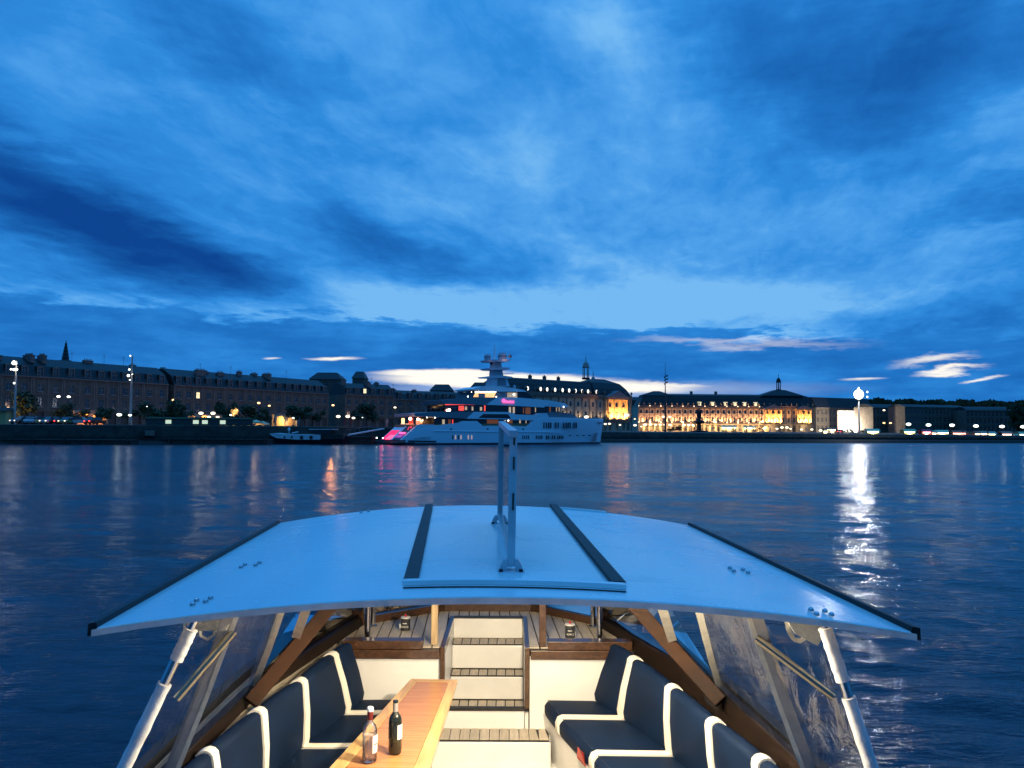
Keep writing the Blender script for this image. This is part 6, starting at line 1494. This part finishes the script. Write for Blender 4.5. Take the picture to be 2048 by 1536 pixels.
b = MB(); labelband(b, .0423, R(-45), R(-10), .100, .106); local('label_line', b, mat('dark_red_foil', (.09, .012, .010)), cb)
# two lidded tins on the fore deck
for i, (px, py, lab) in enumerate(((811, 1260, 'brightly lit dark tin with pale lid and red knob left of the steps'), (1140, 1275, 'shaded dark tin with pale lid and red knob right of the steps'))):
    p = atZ(px, py, DZ+.001); t_ = empty('lidded_tin', p, 0, label=lab, cat='tin', group='tins standing on the fore deck')
    b = MB(); b.lathe([(.040, 0), (.042, .003), (.042, .105)], (0, 0, 0), 24); local('tin_body', b, mat('tin_charcoal', (.035, .037, .04), .4), t_, smooth=40)
    b = MB(); b.lathe([(.0445, .1055), (.0455, .110), (.044, .114), (.012, .117), (.01, .117)], (0, 0, 0), 24); local('lid', b, mat('tin_lid_cream', (.75, .70, .60), .5), t_, smooth=40)
    b = MB(); b.lathe([(.007, .1175), (.0105, .122), (.0105, .134), (.007, .138)], (0, 0, 0), 14); local('knob', b, mat('knob_red', (.45, .02, .02), .35), t_, smooth=40)
    b = MB(); labelband(b, .0423, R(-120), R(-70), .062, .068); local('label_line', b, mat('bottle_label', (.8, .78, .72)), t_)
    o = text('lettering', 'FORCE', .020, Matrix.Translation(p+Vector((0, -.0432, .035))) @ Matrix.Rotation(R(90), 4, 'X'), mat('bottle_label', (.8, .78, .72)), t_, .0004)
    b = MB(); b.box(-.052, -.043, -.012, .0, .015, .055) if i == 0 else b.box(.043, .046, -.01, 0, .02, .05); local('side_tag', b, mat('bottle_label', (.8, .78, .72)), t_)
# rope coils on the side decks
def rope(pts, lab, r=.012):
    b = MB(); b.tube([Vector(p) for p in pts], r, 8); o = b.build('mooring_rope', mat('rope', (.42, .40, .36), .9, nscale=60, namt=.3, bump=.8, bscale=160), smooth=60); tag(o, lab, 'rope'); return o
def coil(px, py, R0, n, lab, z=DZ+.02, tail=(0, 0)):
    c = atZ(px, py, z); rnd = random.Random(px); P = []
    for k in range(n*14):
        a = k/14*2*math.pi; rr = R0*(1+.10*math.sin(a*.37)+.05*rnd.random()); P.append((c.x+rr*math.cos(a)+.02*math.sin(a*.21), c.y+rr*.8*math.sin(a), z+.006*k/14+.012*abs(math.sin(a*.5))))
    for k in range(1, 12): P.append((P[n*14-1][0]+tail[0]*k/11+.02*math.sin(k), P[n*14-1][1]+tail[1]*k/11, z+.012))
    return rope(P, lab)
coil(600, 1290, .12, 4, 'coiled mooring rope on the left side deck behind the glass', tail=(-.03, .4))
coil(686, 1226, .14, 4, 'coiled rope by the left front corner of the windscreen', tail=(.3, .3))
coil(1352, 1310, .12, 4, 'coiled rope on the right side deck behind the strut', tail=(-.15, .5))
coil(752, 1208, .16, 3, 'heap of dark rope on the fore deck outside the windscreen', tail=(.3, -.1))
cl = empty('mooring_cleat', atZ(1272, 1240, DZ+.0), R(20), label='pale blue-white cleat block on the right side deck', cat='cleat'); b = MB(); b.box(-.02, .02, -.20, .20, .05, .085); local('horn', b, m_roof, cl); b = MB(); b.box(-.02, .02, -.08, -.04, 0, .049); b.box(-.02, .02, .04, .08, 0, .049); local('foot', b, m_steel, cl)
# cockpit lamps under the roof (out of sight behind its near edge)
for i, (X, Y, pw) in enumerate(((.10, 5.55, 90), (.18, 4.30, 330))):
    z = roofu(X, Y); t_ = empty('ceiling_lamp', (X, Y, z), 0, label=('forward round lamp fixed under the boat roof', 'aft round lamp fixed under the boat roof')[i], cat='lamp', group='round lamps under the boat roof')
    b = MB(); b.lathe([(.07, -.022), (.075, -.012), (.075, -.001)], (0, 0, 0), 24); local('lamp_housing', b, m_steel, t_, smooth=40); b = MB(); b.lathe([(.02, -.036), (.05, -.033), (.06, -.0225)], (0, 0, 0), 24); local('diffuser', b, mat('cabin_diffuser', (1, .95, .8), .5, emis=(1, .86, .62), estr=10), t_)
    plamp((X, Y, z-.085), pw, (1, .83, .58), .05, 'ceiling_lamp_light')
